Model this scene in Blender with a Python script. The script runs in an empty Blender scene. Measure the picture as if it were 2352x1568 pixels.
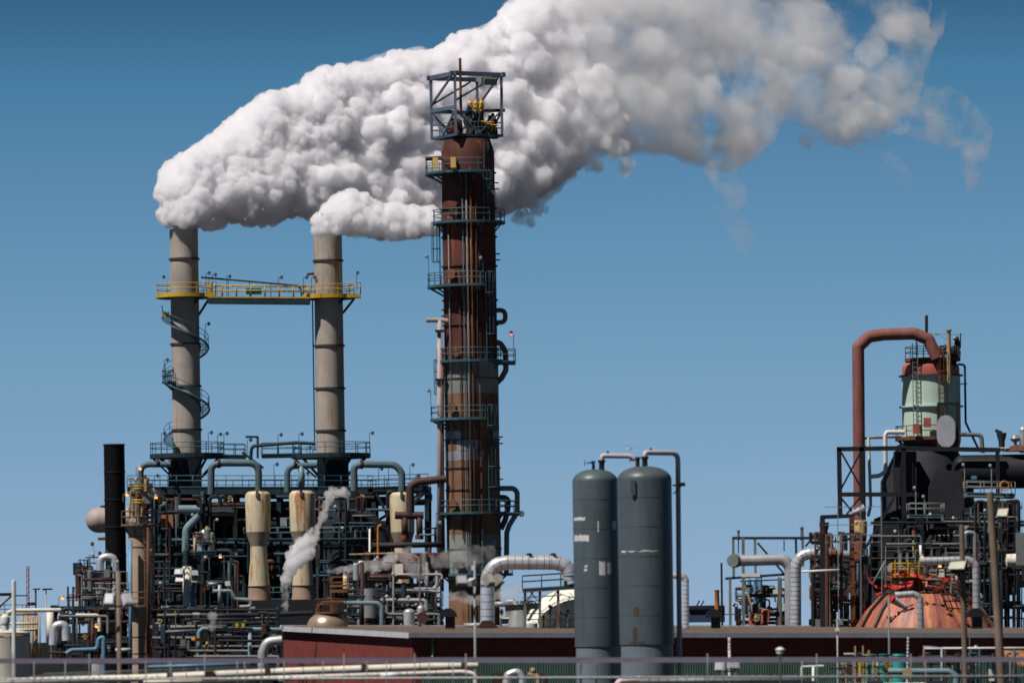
import bpy, bmesh, math, random, time
import numpy as np
from mathutils import Vector, Matrix, noise
S = bpy.context.scene
R = math.radians
# ------------------------------------------------------------------ camera
VH = 1480.0            # picture row (of 1568) of the horizon
EYE = 9.0              # camera height in metres
LENS = 200.0
K = 36.0/LENS/2352.0   # metres per picture unit at one metre
cd = bpy.data.cameras.new('camera'); cam = bpy.data.objects.new('camera', cd)
S.collection.objects.link(cam); S.camera = cam
ROLL = R(.9)           # the photograph leans a little
cam.matrix_world = Matrix.Translation((0, 0, EYE)) @ Matrix.Rotation(R(90), 4, 'X') @ Matrix.Rotation(-ROLL, 4, 'Z')
cd.lens = LENS; cd.sensor_width = 36; cd.clip_start = 1; cd.clip_end = 30000
cd.shift_y = (VH-784)/2352.0
cd.dof.use_dof = True; cd.dof.focus_distance = 900; cd.dof.aperture_fstop = 1.0      # the whole plant sits a touch out of focus
# ------------------------------------------------------------------ light
SUN_EL, SUN_AZ = 58.0, 52.0      # elevation; degrees to the left of the line back to the camera
sd = Vector((-math.sin(R(SUN_AZ))*math.cos(R(SUN_EL)), -math.cos(R(SUN_AZ))*math.cos(R(SUN_EL)), math.sin(R(SUN_EL))))
ld = bpy.data.lights.new('sun', 'SUN'); sun = bpy.data.objects.new('sun', ld); S.collection.objects.link(sun)
ld.energy = 5.0; ld.angle = R(0.53); ld.color = (1, .95, .88)
sun.rotation_euler = sd.to_track_quat('Z', 'Y').to_euler()
W = bpy.data.worlds.new('World'); S.world = W; W.use_nodes = True
nt = W.node_tree; bg = nt.nodes['Background']
sky = nt.nodes.new('ShaderNodeTexSky'); sky.sky_type = 'NISHITA'; sky.sun_disc = False
sky.sun_elevation = R(SUN_EL); sky.sun_rotation = math.atan2(sd.x, sd.y)
sky.altitude = 100; sky.air_density = 1.2; sky.dust_density = .25; sky.ozone_density = 2.2
tc = nt.nodes.new('ShaderNodeTexCoord'); mp = nt.nodes.new('ShaderNodeMapping'); mp.vector_type='POINT'
mp.inputs['Scale'].default_value = (1, 1, 2.6); mp.inputs['Location'].default_value = (0, 0, .22)
nt.links.new(tc.outputs['Generated'], mp.inputs['Vector']); nt.links.new(mp.outputs['Vector'], sky.inputs['Vector'])
sp = nt.nodes.new('ShaderNodeSeparateXYZ'); nt.links.new(tc.outputs['Generated'], sp.inputs[0])
gr = nt.nodes.new('ShaderNodeMapRange'); nt.links.new(sp.outputs['Z'], gr.inputs['Value'])     # pale towards the horizon, deep blue overhead
for k_, v_ in zip(('From Min', 'From Max', 'To Min', 'To Max'), (0, .12, 1.6, .74)): gr.inputs[k_].default_value = v_
gs = nt.nodes.new('ShaderNodeMapRange'); nt.links.new(sp.outputs['Z'], gs.inputs['Value'])
for k_, v_ in zip(('From Min', 'From Max', 'To Min', 'To Max'), (.1, .2, 1.75, .1)): gs.inputs[k_].default_value = v_
gm_ = nt.nodes.new('ShaderNodeMath'); gm_.operation = 'MULTIPLY'; nt.links.new(gr.outputs[0], gm_.inputs[0]); nt.links.new(gs.outputs[0], gm_.inputs[1])
hs = nt.nodes.new('ShaderNodeHueSaturation'); hs.inputs['Saturation'].default_value = 1.12; hs.inputs['Hue'].default_value = .487
nt.links.new(sky.outputs['Color'], hs.inputs['Color']); nt.links.new(gm_.outputs[0], hs.inputs['Value'])
rp = nt.nodes.new('ShaderNodeValToRGB'); zn = nt.nodes.new('ShaderNodeMath'); zn.operation = 'DIVIDE'; zn.inputs[1].default_value = .12      # haze tints the lowest degrees of the sky
nt.links.new(sp.outputs['Z'], zn.inputs[0]); nt.links.new(zn.outputs[0], rp.inputs[0]); el_ = rp.color_ramp.elements
TINT = [(0.064, (0.593, 0.467, 0.452)), (0.224, (0.645, 0.551, 0.52)), (0.324, (0.655, 0.584, 0.558)), (0.444, (0.667, 0.639, 0.6)), (0.564, (0.627, 0.667, 0.643)), (0.694, (0.596, 0.677, 0.684)), (0.824, (0.464, 0.678, 0.695)), (0.924, (0.406, 0.593, 0.657))]
while len(el_) < len(TINT): el_.new(.5)
for e_, (p_, c_) in zip(el_, TINT): e_.position = p_; e_.color = (*c_, 1)
vm = nt.nodes.new('ShaderNodeVectorMath'); vm.operation = 'MULTIPLY'; sc_ = nt.nodes.new('ShaderNodeVectorMath'); sc_.operation = 'SCALE'; sc_.inputs['Scale'].default_value = 1.5
nt.links.new(hs.outputs['Color'], vm.inputs[0]); nt.links.new(rp.outputs['Color'], vm.inputs[1]); nt.links.new(vm.outputs[0], sc_.inputs[0]); nt.links.new(sc_.outputs[0], bg.inputs['Color']); bg.inputs['Strength'].default_value = .06
S.view_settings.view_transform = 'Standard'; S.view_settings.look = 'None'
S.view_settings.exposure = 0; S.view_settings.gamma = 1
S.cycles.max_bounces = 22; S.cycles.diffuse_bounces = 4; S.cycles.glossy_bounces = 4; S.cycles.volume_bounces = 22; S.cycles.transparent_max_bounces = 12
S.cycles.use_denoising = True
S.cycles.caustics_reflective = False; S.cycles.caustics_refractive = False
def P(u, v, Y):
    """picture position (2352 x 1568) and distance in metres -> a point in the world"""
    a, b = u-1176, VH-v; c, s = math.cos(ROLL), math.sin(ROLL)
    return Vector(((a*c+b*s)*Y*K, Y, EYE+(b*c-a*s)*Y*K))
# ------------------------------------------------------------------ materials
def lin(c):
    return tuple(((x/255)/12.92 if x <= 10 else ((x/255+.055)/1.055)**2.4) for x in c)
MATS = {}
def paint(name, rgb, rough=.6, metal=0., var=.25, rust=0., rustc=(92, 50, 30), streak=.35, scale=.5, spec=.4, bump=0., second=None):
    """weathered paint or metal: mottled tone, run-down streaks, rust patches"""
    if name in MATS: return MATS[name]
    m = bpy.data.materials.new(name); m.use_nodes = True; t = m.node_tree; N = t.nodes; L = t.links
    b = N['Principled BSDF']; b.inputs['Roughness'].default_value = rough; b.inputs['Metallic'].default_value = metal
    b.inputs['Specular IOR Level'].default_value = spec
    g = N.new('ShaderNodeNewGeometry')
    def nz(sc, det=4, vs=None, rough_=.6):
        n = N.new('ShaderNodeTexNoise'); n.inputs['Scale'].default_value = sc; n.inputs['Detail'].default_value = det; n.inputs['Roughness'].default_value = rough_
        if vs:
            mp = N.new('ShaderNodeMapping'); mp.inputs['Scale'].default_value = vs; L.new(g.outputs['Position'], mp.inputs[0]); L.new(mp.outputs[0], n.inputs['Vector'])
        else: L.new(g.outputs['Position'], n.inputs['Vector'])
        return n.outputs['Fac']
    def rng(s, a, c, lo=0., hi=1.):
        r = N.new('ShaderNodeMapRange'); L.new(s, r.inputs['Value'])
        for k, v in zip(('From Min', 'From Max', 'To Min', 'To Max'), (a, c, lo, hi)): r.inputs[k].default_value = v
        return r.outputs[0]
    def mix(f, a, c):
        x = N.new('ShaderNodeMix'); x.data_type = 'RGBA'; L.new(f, x.inputs[0])
        for s, i in ((a, 6), (c, 7)):
            if isinstance(s, tuple): x.inputs[i].default_value = (*s, 1)
            else: L.new(s, x.inputs[i])
        return x.outputs[2]
    base = lin(rgb); dark = tuple(x*(1-var)*.9 for x in base); lite = tuple(min(1, x*(1+var*.5)) for x in base)
    col = mix(rng(nz(scale, 5), .3, .7), dark, lite)
    if second: col = mix(rng(nz(scale*.6, 5), .5, .56), col, lin(second))
    if streak: col = mix(rng(nz(2.2, 4, (1, 1, .06)), .52, .75, 0, streak), col, tuple(x*.45 for x in base))
    if rust:
        f = N.new('ShaderNodeMath'); f.operation = 'MULTIPLY'; f.use_clamp = True
        L.new(rng(nz(scale*2.4, 6, (1, 1, .14), .7), .66-rust*.3, .74-rust*.3), f.inputs[0]); f.inputs[1].default_value = .9
        col = mix(f.outputs[0], col, mix(rng(nz(3, 4), .3, .7), lin(rustc), tuple(x*1.7 for x in lin(rustc))))
    L.new(col, b.inputs['Base Color'])
    if bump:
        bp = N.new('ShaderNodeBump'); bp.inputs['Strength'].default_value = bump; bp.inputs['Distance'].default_value = .05; L.new(nz(5, 4), bp.inputs['Height']); L.new(bp.outputs[0], b.inputs['Normal'])
    MATS[name] = m; return m
def glow(name, rgb, e):
    if name in MATS: return MATS[name]
    m = bpy.data.materials.new(name); m.use_nodes = True; b = m.node_tree.nodes['Principled BSDF']
    b.inputs['Base Color'].default_value = (*lin(rgb), 1); b.inputs['Emission Color'].default_value = (*lin(rgb), 1); b.inputs['Emission Strength'].default_value = e
    MATS[name] = m; return m
TEAL = paint('teal_steel', (58, 92, 106), .55, var=.3)
DTEAL = paint('dark_teal_steel', (30, 52, 62), .6, var=.4)
BLK = paint('black_steel', (26, 28, 34), .6, var=.4)
DARKC = paint('dark_casing', (28, 32, 40), .8, var=.5, streak=.6)  # plain dark colour; on the stack collars it is painted deck shade
YEL = paint('yellow_paint', (200, 160, 40), .5, var=.25, rust=.1)
GREYS = paint('grey_steel', (120, 124, 124), .6, var=.3, rust=.15)
GALV = paint('galvanised_steel', (150, 154, 156), .5, .3, var=.25)
RUSTS = paint('rusty_steel', (98, 62, 42), .85, var=.5, rust=.5, rustc=(110, 62, 30))
DRUST = paint('dark_rust_steel', (62, 40, 36), .8, var=.5, rust=.4)
REDP = paint('red_oxide_pipe', (134, 84, 80), .7, var=.25, rust=.45, rustc=(112, 54, 34))
OXPIPE = paint('maroon_oxide', (74, 46, 46), .7, var=.3, rust=.3)
ALU = paint('aluminium_cladding', (232, 232, 238), .3, .55, var=.15, streak=.25, scale=1.2)
SEAM = paint('cladding_seam', (108, 110, 118), .6, .3)
ALUD = paint('dull_aluminium', (186, 186, 190), .45, .35, var=.25)
CREAM = paint('cream_vessel', (204, 191, 162), .55, var=.12, rust=.42, rustc=(140, 90, 52), streak=.3, scale=.45)
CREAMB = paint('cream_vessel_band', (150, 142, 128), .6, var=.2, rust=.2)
PINKB = paint('pinkish_skirt', (176, 146, 128), .7, var=.2, rust=.2)
BEIGE = paint('beige_insulation', (168, 146, 126), .7, var=.15, streak=.3)
WHITE = paint('white_paint', (226, 224, 220), .5, var=.08, streak=.25)
OFFW = paint('offwhite_insulation', (228, 221, 208), .65, var=.12, streak=.35, rust=.06)
PIPEB = paint('grey_blue_pipe', (118, 142, 152), .5, var=.2, rust=.08)
BLUE = paint('bright_blue_pipe', (96, 140, 172), .5, var=.2)
STACK = paint('stack_shell', (168, 158, 150), .75, var=.2, streak=.55, rust=.12, rustc=(150, 112, 84))
STACKR = paint('rust_stained_stack', (170, 158, 148), .75, var=.14, streak=.6, rust=.38, rustc=(140, 100, 62))
BAND = paint('stack_band', (70, 62, 58), .7, rust=.3)
TOWER = paint('tower_rust', (88, 46, 38), .8, var=.45, rust=.35, rustc=(120, 58, 34), streak=.7, scale=.35)
TOWERG = paint('tower_grey_cladding', (136, 138, 134), .6, .1, var=.25, rust=.1, streak=.5)
TOWERB = paint('tower_brown_insulation', (130, 96, 72), .8, var=.3, streak=.75, rust=.15)
PATCH = paint('silver_patch', (160, 158, 166), .5, .3, var=.2)
TANP = paint('tan_pipe', (176, 150, 112), .65, var=.25, rust=.15)
ORANGE = paint('orange_paint', (206, 122, 40), .6, var=.2)
SILO = paint('silo_paint', (80, 91, 97), .42, var=.14, streak=.45, rust=.03, rustc=(80, 70, 55), scale=.3)
MINT = paint('mint_paint', (186, 208, 194), .6, var=.08, streak=.2, rust=.04)
REDD = paint('red_dome_paint', (176, 92, 84), .5, var=.15, rust=.2)
RDOME = None
WOOD = paint('weathered_wood', (124, 106, 92), .9, var=.3, streak=.5)
PURP = paint('purple_grey_paint', (122, 115, 132), .6, var=.08, streak=0)
HOOP = paint('shaded_teal_pipe', (88, 108, 116), .5, var=.25, rust=.12)  # darker copy of the grey blue pipe paint, shade put into the colour
GREENW = paint('green_siding', (84, 112, 100), .7, var=.2, streak=.6)
TQ = paint('turquoise_paint', (30, 136, 128), .5, var=.15)
ROOFB = paint('gravel_roof', (98, 85, 77), .9, var=.15, streak=0, scale=2)
FASC = paint('grey_fascia', (136, 138, 150), .6, var=.12)
CONC = paint('yard_ground', (50, 47, 44), .95, var=.35, streak=0, scale=.05)
ORL = glow('sodium_lamp', (255, 150, 60), 3.0)
REDL = glow('red_beacon', (255, 90, 70), 2.5)
LAMPH = paint('lamp_housing', (60, 58, 66), .5)
LENSW = paint('lamp_glass', (215, 215, 210), .25, var=.05, streak=0)
PINK = paint('pink_pipe_wrap', (222, 196, 196), .6, var=.08)
NET = paint('orange_red_netting', (205, 52, 34), .7, var=.2, streak=0)
def streak_dome():
    """copper paint with rust runs fanning down from the crown"""
    m = bpy.data.materials.new('copper_rust_dome'); m.use_nodes = True; t = m.node_tree; N = t.nodes; L = t.links; b = N['Principled BSDF']; b.inputs['Roughness'].default_value = .55
    tc = N.new('ShaderNodeTexCoord'); sx = N.new('ShaderNodeSeparateXYZ'); L.new(tc.outputs['Object'], sx.inputs[0]); an = N.new('ShaderNodeMath'); an.operation = 'ARCTAN2'; L.new(sx.outputs['Y'], an.inputs[0]); L.new(sx.outputs['X'], an.inputs[1])
    cx = N.new('ShaderNodeCombineXYZ'); ml = N.new('ShaderNodeMath'); ml.operation = 'MULTIPLY'; ml.inputs[1].default_value = 5; L.new(an.outputs[0], ml.inputs[0]); L.new(ml.outputs[0], cx.inputs['X']); zz_ = N.new('ShaderNodeMath'); zz_.operation = 'MULTIPLY'; zz_.inputs[1].default_value = .12; L.new(sx.outputs['Z'], zz_.inputs[0]); L.new(zz_.outputs[0], cx.inputs['Y'])
    n1 = N.new('ShaderNodeTexNoise'); n1.inputs['Scale'].default_value = 1.6; n1.inputs['Detail'].default_value = 6; n1.inputs['Roughness'].default_value = .65; L.new(cx.outputs[0], n1.inputs['Vector'])
    cr = N.new('ShaderNodeValToRGB'); L.new(n1.outputs['Fac'], cr.inputs[0]); e = cr.color_ramp.elements; e.new(.5); e.new(.6)
    for el, p, c in zip(e, (.36, .49, .58, .7), ((92, 56, 50), (168, 96, 80), (192, 118, 82), (216, 152, 98))): el.position = p; el.color = (*lin(c), 1)
    n2 = N.new('ShaderNodeTexNoise'); n2.inputs['Scale'].default_value = .8; n2.inputs['Detail'].default_value = 5; L.new(tc.outputs['Object'], n2.inputs['Vector'])
    r = N.new('ShaderNodeMapRange'); L.new(n2.outputs['Fac'], r.inputs['Value']); r.inputs['From Min'].default_value = .3; r.inputs['From Max'].default_value = .7; r.inputs['To Min'].default_value = .65; r.inputs['To Max'].default_value = 1.05
    x = N.new('ShaderNodeVectorMath'); x.operation = 'SCALE'; L.new(cr.outputs[0], x.inputs[0]); L.new(r.outputs[0], x.inputs['Scale']); L.new(x.outputs[0], b.inputs['Base Color']); return m
RDOME = streak_dome()
def brick_mat():
    m = bpy.data.materials.new('red_brick'); m.use_nodes = True; t = m.node_tree; N = t.nodes; L = t.links; b = N['Principled BSDF']; b.inputs['Roughness'].default_value = .9
    tc = N.new('ShaderNodeTexCoord'); br = N.new('ShaderNodeTexBrick'); L.new(tc.outputs['UV'], br.inputs['Vector'])
    br.inputs['Color1'].default_value = (*lin((128, 40, 32)), 1); br.inputs['Color2'].default_value = (*lin((104, 30, 26)), 1); br.inputs['Mortar'].default_value = (*lin((108, 62, 54)), 1)
    br.inputs['Scale'].default_value = 1; br.inputs['Brick Width'].default_value = .24; br.inputs['Row Height'].default_value = .08; br.inputs['Mortar Size'].default_value = .008
    n = N.new('ShaderNodeTexNoise'); n.inputs['Scale'].default_value = .9; n.inputs['Detail'].default_value = 5; L.new(tc.outputs['UV'], n.inputs['Vector'])
    r = N.new('ShaderNodeMapRange'); L.new(n.outputs['Fac'], r.inputs['Value']); r.inputs['From Min'].default_value = .3; r.inputs['From Max'].default_value = .7; r.inputs['To Min'].default_value = .75; r.inputs['To Max'].default_value = 1.15
    x = N.new('ShaderNodeVectorMath'); x.operation = 'SCALE'; L.new(br.outputs['Color'], x.inputs[0]); L.new(r.outputs[0], x.inputs['Scale']); L.new(x.outputs[0], b.inputs['Base Color'])
    return m
BRICK = brick_mat()
# ------------------------------------------------------------------ mesh building
C = S.collection
def px(Y): return Y*K
class MB:
    def __init__(s): s.v = []; s.f = []; s.sm = []; s.mi = []; s.uv = {}; s.m = 0
    def face(s, idx, smooth=False): s.f.append(tuple(idx)); s.sm.append(smooth); s.mi.append(s.m)
    def tube(s, pts, r, n=10, bend=0., seams=0., cap=True, r2=None):
        pts = [Vector(p) for p in pts]; pts = [p for i, p in enumerate(pts) if i == 0 or (p-pts[i-1]).length > 1e-4]
        if len(pts) < 2: return s
        if bend: pts = fillet(pts, bend)
        d0 = (pts[1]-pts[0]).normalized(); up = Vector((0, 0, 1)) if abs(d0.z) < .9 else Vector((1, 0, 0))
        x = d0.cross(up).normalized(); rings = []; L = len(pts); d = d0
        for i, p in enumerate(pts):
            if 0 < i < L-1: dn = ((pts[i+1]-p).normalized()+(p-pts[i-1]).normalized()).normalized()
            elif i == L-1: dn = (p-pts[i-1]).normalized()
            else: dn = d0
            x = d.rotation_difference(dn) @ x; d = dn; y = d.cross(x)
            rr = r if r2 is None else r+(r2-r)*i/(L-1)
            o = len(s.v); rings.append(o)
            for k in range(n):
                a = 2*math.pi*k/n; s.v.append(p+(x*math.cos(a)+y*math.sin(a))*rr)
        for a, b in zip(rings, rings[1:]):
            for k in range(n): s.face((a+k, a+(k+1) % n, b+(k+1) % n, b+k), True)
        if cap:
            s.face([rings[0]+k for k in range(n)][::-1]); s.face([rings[-1]+k for k in range(n)])
        if seams:
            m0 = s.m; s.m = 1; acc = 0
            for a, b in zip(pts, pts[1:]):
                l = (b-a).length; q = seams-acc
                while q < l:
                    c = a.lerp(b, q/l); dd = (b-a).normalized(); s.tube([c-dd*.02, c+dd*.02], r+.012, n); q += seams
                acc = (l-(q-seams))
            s.m = m0
        return s
    def cyl(s, a, b, r, r2=None, n=14): return s.tube([a, b], r, n, r2=r2)
    def beam(s, a, b, w, h=None):
        h = h or w; a = Vector(a); b = Vector(b); d = (b-a).normalized(); up = Vector((0, 0, 1)) if abs(d.z) < .9 else Vector((0, 1, 0))
        x = d.cross(up).normalized(); y = x.cross(d).normalized(); o = len(s.v)
        for p in (a, b):
            for i, j in ((-1, -1), (1, -1), (1, 1), (-1, 1)): s.v.append(p+x*i*w/2+y*j*h/2)
        for q in ((0, 1, 2, 3), (4, 7, 6, 5), (0, 4, 5, 1), (1, 5, 6, 2), (2, 6, 7, 3), (3, 7, 4, 0)): s.face([o+i for i in q])
        return s
    def box(s, c, sx, sy, sz, rz=0., rx=0., ry=0.):
        M = Matrix.Rotation(rz, 3, 'Z') @ Matrix.Rotation(ry, 3, 'Y') @ Matrix.Rotation(rx, 3, 'X'); o = len(s.v); c = Vector(c)
        for z in (-1, 1):
            for i, j in ((-1, -1), (1, -1), (1, 1), (-1, 1)): s.v.append(c+M @ Vector((i*sx/2, j*sy/2, z*sz/2)))
        for q in ((3, 2, 1, 0), (4, 5, 6, 7), (0, 1, 5, 4), (1, 2, 6, 5), (2, 3, 7, 6), (3, 0, 4, 7)): s.face([o+i for i in q])
        return s
    def lathe(s, c, prof, n=32, axis='Z', a0=0, a1=360):
        c = Vector(c); full = a1-a0 >= 360; m = n if full else n+1; rings = []
        for z, r in prof:
            rings.append(len(s.v))
            for k in range(m):
                a = R(a0+(a1-a0)*k/n); q = Vector((r*math.cos(a), r*math.sin(a), z))
                if axis == 'X': q = Vector((z, q.x, q.y))
                if axis == 'Y': q = Vector((q.x, z, q.y))
                s.v.append(c+q)
        for (a, b), (p, q) in zip(zip(rings, rings[1:]), zip(prof, prof[1:])):
            for k in range(n):
                k2 = (k+1) % m; s.face((a+k, a+k2, b+k2, b+k), True)
        return s
    def dome(s, c, r, h, n=32, rings=8, axis='Z', sgn=1):
        return s.lathe(c, [(sgn*h*math.sin(R(90*i/rings)), max(.001, r*math.cos(R(90*i/rings)))) for i in range(rings+1)], n, axis)
    def ball(s, c, r, sq=1., n=12):
        return s.lathe(c, [(-r*sq*math.cos(R(180*i/8)), max(.001, r*math.sin(R(180*i/8)))) for i in range(9)], n)
    def ring(s, c, R0, r, n=24, axis='Z', a0=0, a1=360):
        pts = []
        for k in range(n+1):
            a = R(a0+(a1-a0)*k/n); q = (R0*math.cos(a), R0*math.sin(a), 0)
            if axis == 'X': q = (0, q[0], q[1])
            if axis == 'Y': q = (q[0], 0, q[1])
            pts.append(Vector(c)+Vector(q))
        return s.tube(pts, r, 6)
    def prism(s, poly, d):
        """closed polygon of world points pushed along vector d"""
        o = len(s.v); n = len(poly); d = Vector(d)
        for p in poly: s.v.append(Vector(p))
        for p in poly: s.v.append(Vector(p)+d)
        s.face(list(range(o, o+n))); s.face(list(range(o+n, o+2*n))[::-1])
        for k in range(n): s.face((o+k, o+n+k, o+n+(k+1) % n, o+(k+1) % n))
        return s
    def build(s, name, mat, parent=None, loc=None, uv=None):
        me = bpy.data.meshes.new(name); og = Vector(parent['org']) if parent is not None else Vector(loc or (0, 0, 0))
        if parent is None and loc is None and s.v:
            og = Vector((sum(v.x for v in s.v)/len(s.v), sum(v.y for v in s.v)/len(s.v), min(v.z for v in s.v)))
        me.from_pydata([tuple(v-og) for v in s.v], [], s.f)
        me.polygons.foreach_set('use_smooth', s.sm); me.polygons.foreach_set('material_index', s.mi)
        for m in (mat if isinstance(mat, (list, tuple)) else [mat]): me.materials.append(m)
        bmx = bmesh.new(); bmx.from_mesh(me); bmesh.ops.recalc_face_normals(bmx, faces=bmx.faces)
        for e in bmx.edges:
            if len(e.link_faces) == 2 and e.calc_face_angle(0) > .5: e.smooth = False
        bmx.to_mesh(me); bmx.free()
        if uv:
            l = me.uv_layers.new(name='UVMap'); ux, uy = Vector(uv[0]), Vector(uv[1])
            for lp in me.loops: p = me.vertices[lp.vertex_index].co; l.data[lp.index].uv = (p.dot(ux), p.dot(uy))
        o = bpy.data.objects.new(name, me); C.objects.link(o); o['org'] = tuple(og)
        if parent is not None: o.parent = parent
        else: o.location = og
        return o
def fillet(pts, rad, n=6):
    out = [pts[0]]
    for a, b, c in zip(pts, pts[1:], pts[2:]):
        u = (a-b); w = (c-b); lu, lw = u.length, w.length; u.normalize(); w.normalize()
        ang = u.angle(w)
        if ang > 3.0 or ang < .1 or rad <= 0: out.append(b); continue
        d = min(rad/math.tan(ang/2), lu*.49, lw*.49)
        p, q = b+u*d, b+w*d
        for i in range(n+1):
            t = i/n; out.append((1-t)**2*p+2*t*(1-t)*b+t*t*q)
    out.append(pts[-1]); return out
LABELS = set()
def tag(o, label, cat, group=None):
    if label in LABELS and not group: print('DUP LABEL', label)
    LABELS.add(label); o['label'] = label; o['category'] = cat
    if group: o['group'] = group
    return o
def thing(name, loc, label, cat, group=None):
    o = bpy.data.objects.new(name, None); C.objects.link(o); o.location = loc; o['org'] = tuple(loc); o.empty_display_size = .5
    return tag(o, label, cat, group)
def base(u, v, Y):
    p = P(u, v, Y); return Vector((p.x, p.y, 0))
def copy_tree(o, delta, parent=None):
    c = o.copy(); C.objects.link(c)
    if parent is None: c.location = o.location+Vector(delta)
    else: c.parent = parent
    for ch in o.children: copy_tree(ch, delta, c)
    return c
def D(pts, Y):
    return [P(p[0], p[1], p[2] if len(p) > 2 else Y) for p in pts]
def pipe(name, pts, r, Y, mat, parent=None, bend=2.2, seams=0, n=12, **kw):
    """a pipe through picture points; r in picture units at Y"""
    m = MB().tube(D(pts, Y), r*px(Y), n, bend*r*px(Y), seams)
    return m.build(name, [mat, SEAM] if seams else mat, parent, **kw)
def rail(path, mat, parent, h=1.07, gap=1.6, r=.04, name='railing', mid=True, toe=False):
    m = MB(); path = [Vector(p) for p in path]; Z = Vector((0, 0, 1))
    for f in ((1., .55) if mid else (1.,)): m.tube([p+Z*h*f for p in path], r, 5)
    acc = 0; m.cyl(path[0], path[0]+Z*h, r, n=5)
    for a, b in zip(path, path[1:]):
        l = (b-a).length; q = gap-acc
        while q < l: c = a.lerp(b, q/l); m.cyl(c, c+Z*h, r, n=5); q += gap
        acc = l-(q-gap)
    m.cyl(path[-1], path[-1]+Z*h, r, n=5)
    return m.build(name, mat, parent)
def arc(c, r, a0, a1, n=20): return [Vector((c[0]+r*math.cos(R(a0+(a1-a0)*k/n)), c[1]+r*math.sin(R(a0+(a1-a0)*k/n)), c[2])) for k in range(n+1)]
def ring_deck(c, rin, rout, a0, a1, mat, railmat, parent, th=.16, h=1.07, brackets=5, lip=None, name='platform', ends=True):
    """sector platform round a vessel: platform > railing, bracket"""
    m = MB(); n = 24
    A, B = arc(c, rin, a0, a1, n), arc(c, rout, a0, a1, n); dz = Vector((0, 0, -th)); o = 0
    for k in range(n):
        q = [A[k], B[k], B[k+1], A[k+1]]; o = len(m.v)
        for p in q: m.v.append(p)
        for p in q: m.v.append(p+dz)
        m.face((o, o+1, o+2, o+3)); m.face((o+7, o+6, o+5, o+4)); m.face((o+1, o+5, o+6, o+2)); m.face((o, o+3, o+7, o+4))
        if k == 0: m.face((o, o+4, o+5, o+1))
        if k == n-1: m.face((o+3, o+2, o+6, o+7))
    d = m.build(name, mat, parent)
    path = arc(c, rout-.06, a0, a1, n)
    if ends and a1-a0 < 360: path = [A[0].lerp(B[0], .2)]+path+[A[-1].lerp(B[-1], .2)]
    rail(path, railmat, d)
    if brackets:
        for k in range(brackets):
            a = R(a0+(a1-a0)*(k+.5)/brackets); e = Vector((math.cos(a), math.sin(a), 0)); cc = Vector(c)
            MB().beam(cc+e*(rin-.05)-Vector((0, 0, .9)), cc+e*(rout-.25)-Vector((0, 0, th)), .12).build('bracket', mat, d)
    return d
def ladder(p, h, out, mat, parent, cage=True, w=.5):
    """p foot on the wall, out unit vector away from the wall"""
    out = Vector(out).normalized(); s = Vector((0, 0, 1)).cross(out); m = MB(); p = Vector(p); Z = Vector((0, 0, 1)); q = p+out*.2
    for k in (-1, 1): m.beam(q+s*k*w/2, q+s*k*w/2+Z*h, .08)
    for i in range(int(h/.45)): m.cyl(q-s*w/2+Z*(.3+i*.45), q+s*w/2+Z*(.3+i*.45), .03, n=4)
    l = m.build('ladder', mat, parent)
    if cage and h > 3:
        c = MB(); hoops = max(3, int((h-2.2)/1.6)); cc = q+out*.32
        for i in range(hoops+1):
            z = 2.2+(h-2.2)*i/hoops
            c.tube([cc+Z*z+out*(.38*math.cos(R(a)))*1.1+s*(.42*math.sin(R(a))) for a in range(-130, 131, 26)], .035, 4)
        for a in (-100, -50, 0, 50, 100):
            o = cc+out*(.42*math.cos(R(a)))+s*(.42*math.sin(R(a))); c.cyl(o+Z*2.2, o+Z*h, .025, n=4)
        c.build('cage', mat, l)
    return l
def lamp(p, h, parent, mat=None, head=LAMPH, out=(1, 0, 0), lit=None, name='lamp', r=.03):
    """thin pole with a bulkhead lamp hung from a short arm: lamp > lamp_head"""
    p = Vector(p); o = Vector(out); t = p+Vector((0, 0, h)); mat = mat or DTEAL
    l = MB().tube([p, t, t+o*.3+Vector((0, 0, .12))], r, 5, .1).build(name, mat, parent)
    hd = MB(); c = t+o*.32+Vector((0, 0, .1)); hd.lathe(c, [(.12, .02), (.1, .1), (-.02, .16), (-.1, .17)], 10); hd.m = 1; hd.ball(c-Vector((0, 0, .14)), .13, .9, 8)
    hd.build('lamp_head', [head, lit or LENSW], l)
    return l
def beam(name, a, b, w, mat, parent, h=None): return MB().beam(a, b, w, h).build(name, mat, parent)
def valve(p, s, parent, body=DRUST, wheel=RUSTS, axis='Y', name='valve'):
    m = MB(); p = Vector(p); ax = Vector((0, -1, 0)) if axis == 'Y' else (Vector((-1, 0, 0)) if axis == 'X' else Vector((0, 0, 1)))
    m.ball(p, s*.55); m.cyl(p-Vector((0, 0, s)), p-Vector((0, 0, s*.8)), s*.6, n=10); m.cyl(p+Vector((0, 0, s*.7)), p+Vector((0, 0, s*.9)), s*.6, n=10); m.cyl(p-Vector((0, 0, s)), p+Vector((0, 0, s*.9)), s*.35, n=10)
    m.cyl(p, p+ax*s*1.5, s*.12, n=6)
    o = m.build(name, body, parent)
    MB().ring(p+ax*s*1.5, s*.6, s*.09, 14, axis if axis != 'Z' else 'Z').cyl(p+ax*s*1.5+Vector((s*.55, 0, 0) if axis != 'X' else (0, s*.55, 0)), p+ax*s*1.5-Vector((s*.55, 0, 0) if axis != 'X' else (0, s*.55, 0)), s*.06, n=4).build('handwheel', wheel, o)
    return o
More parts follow.
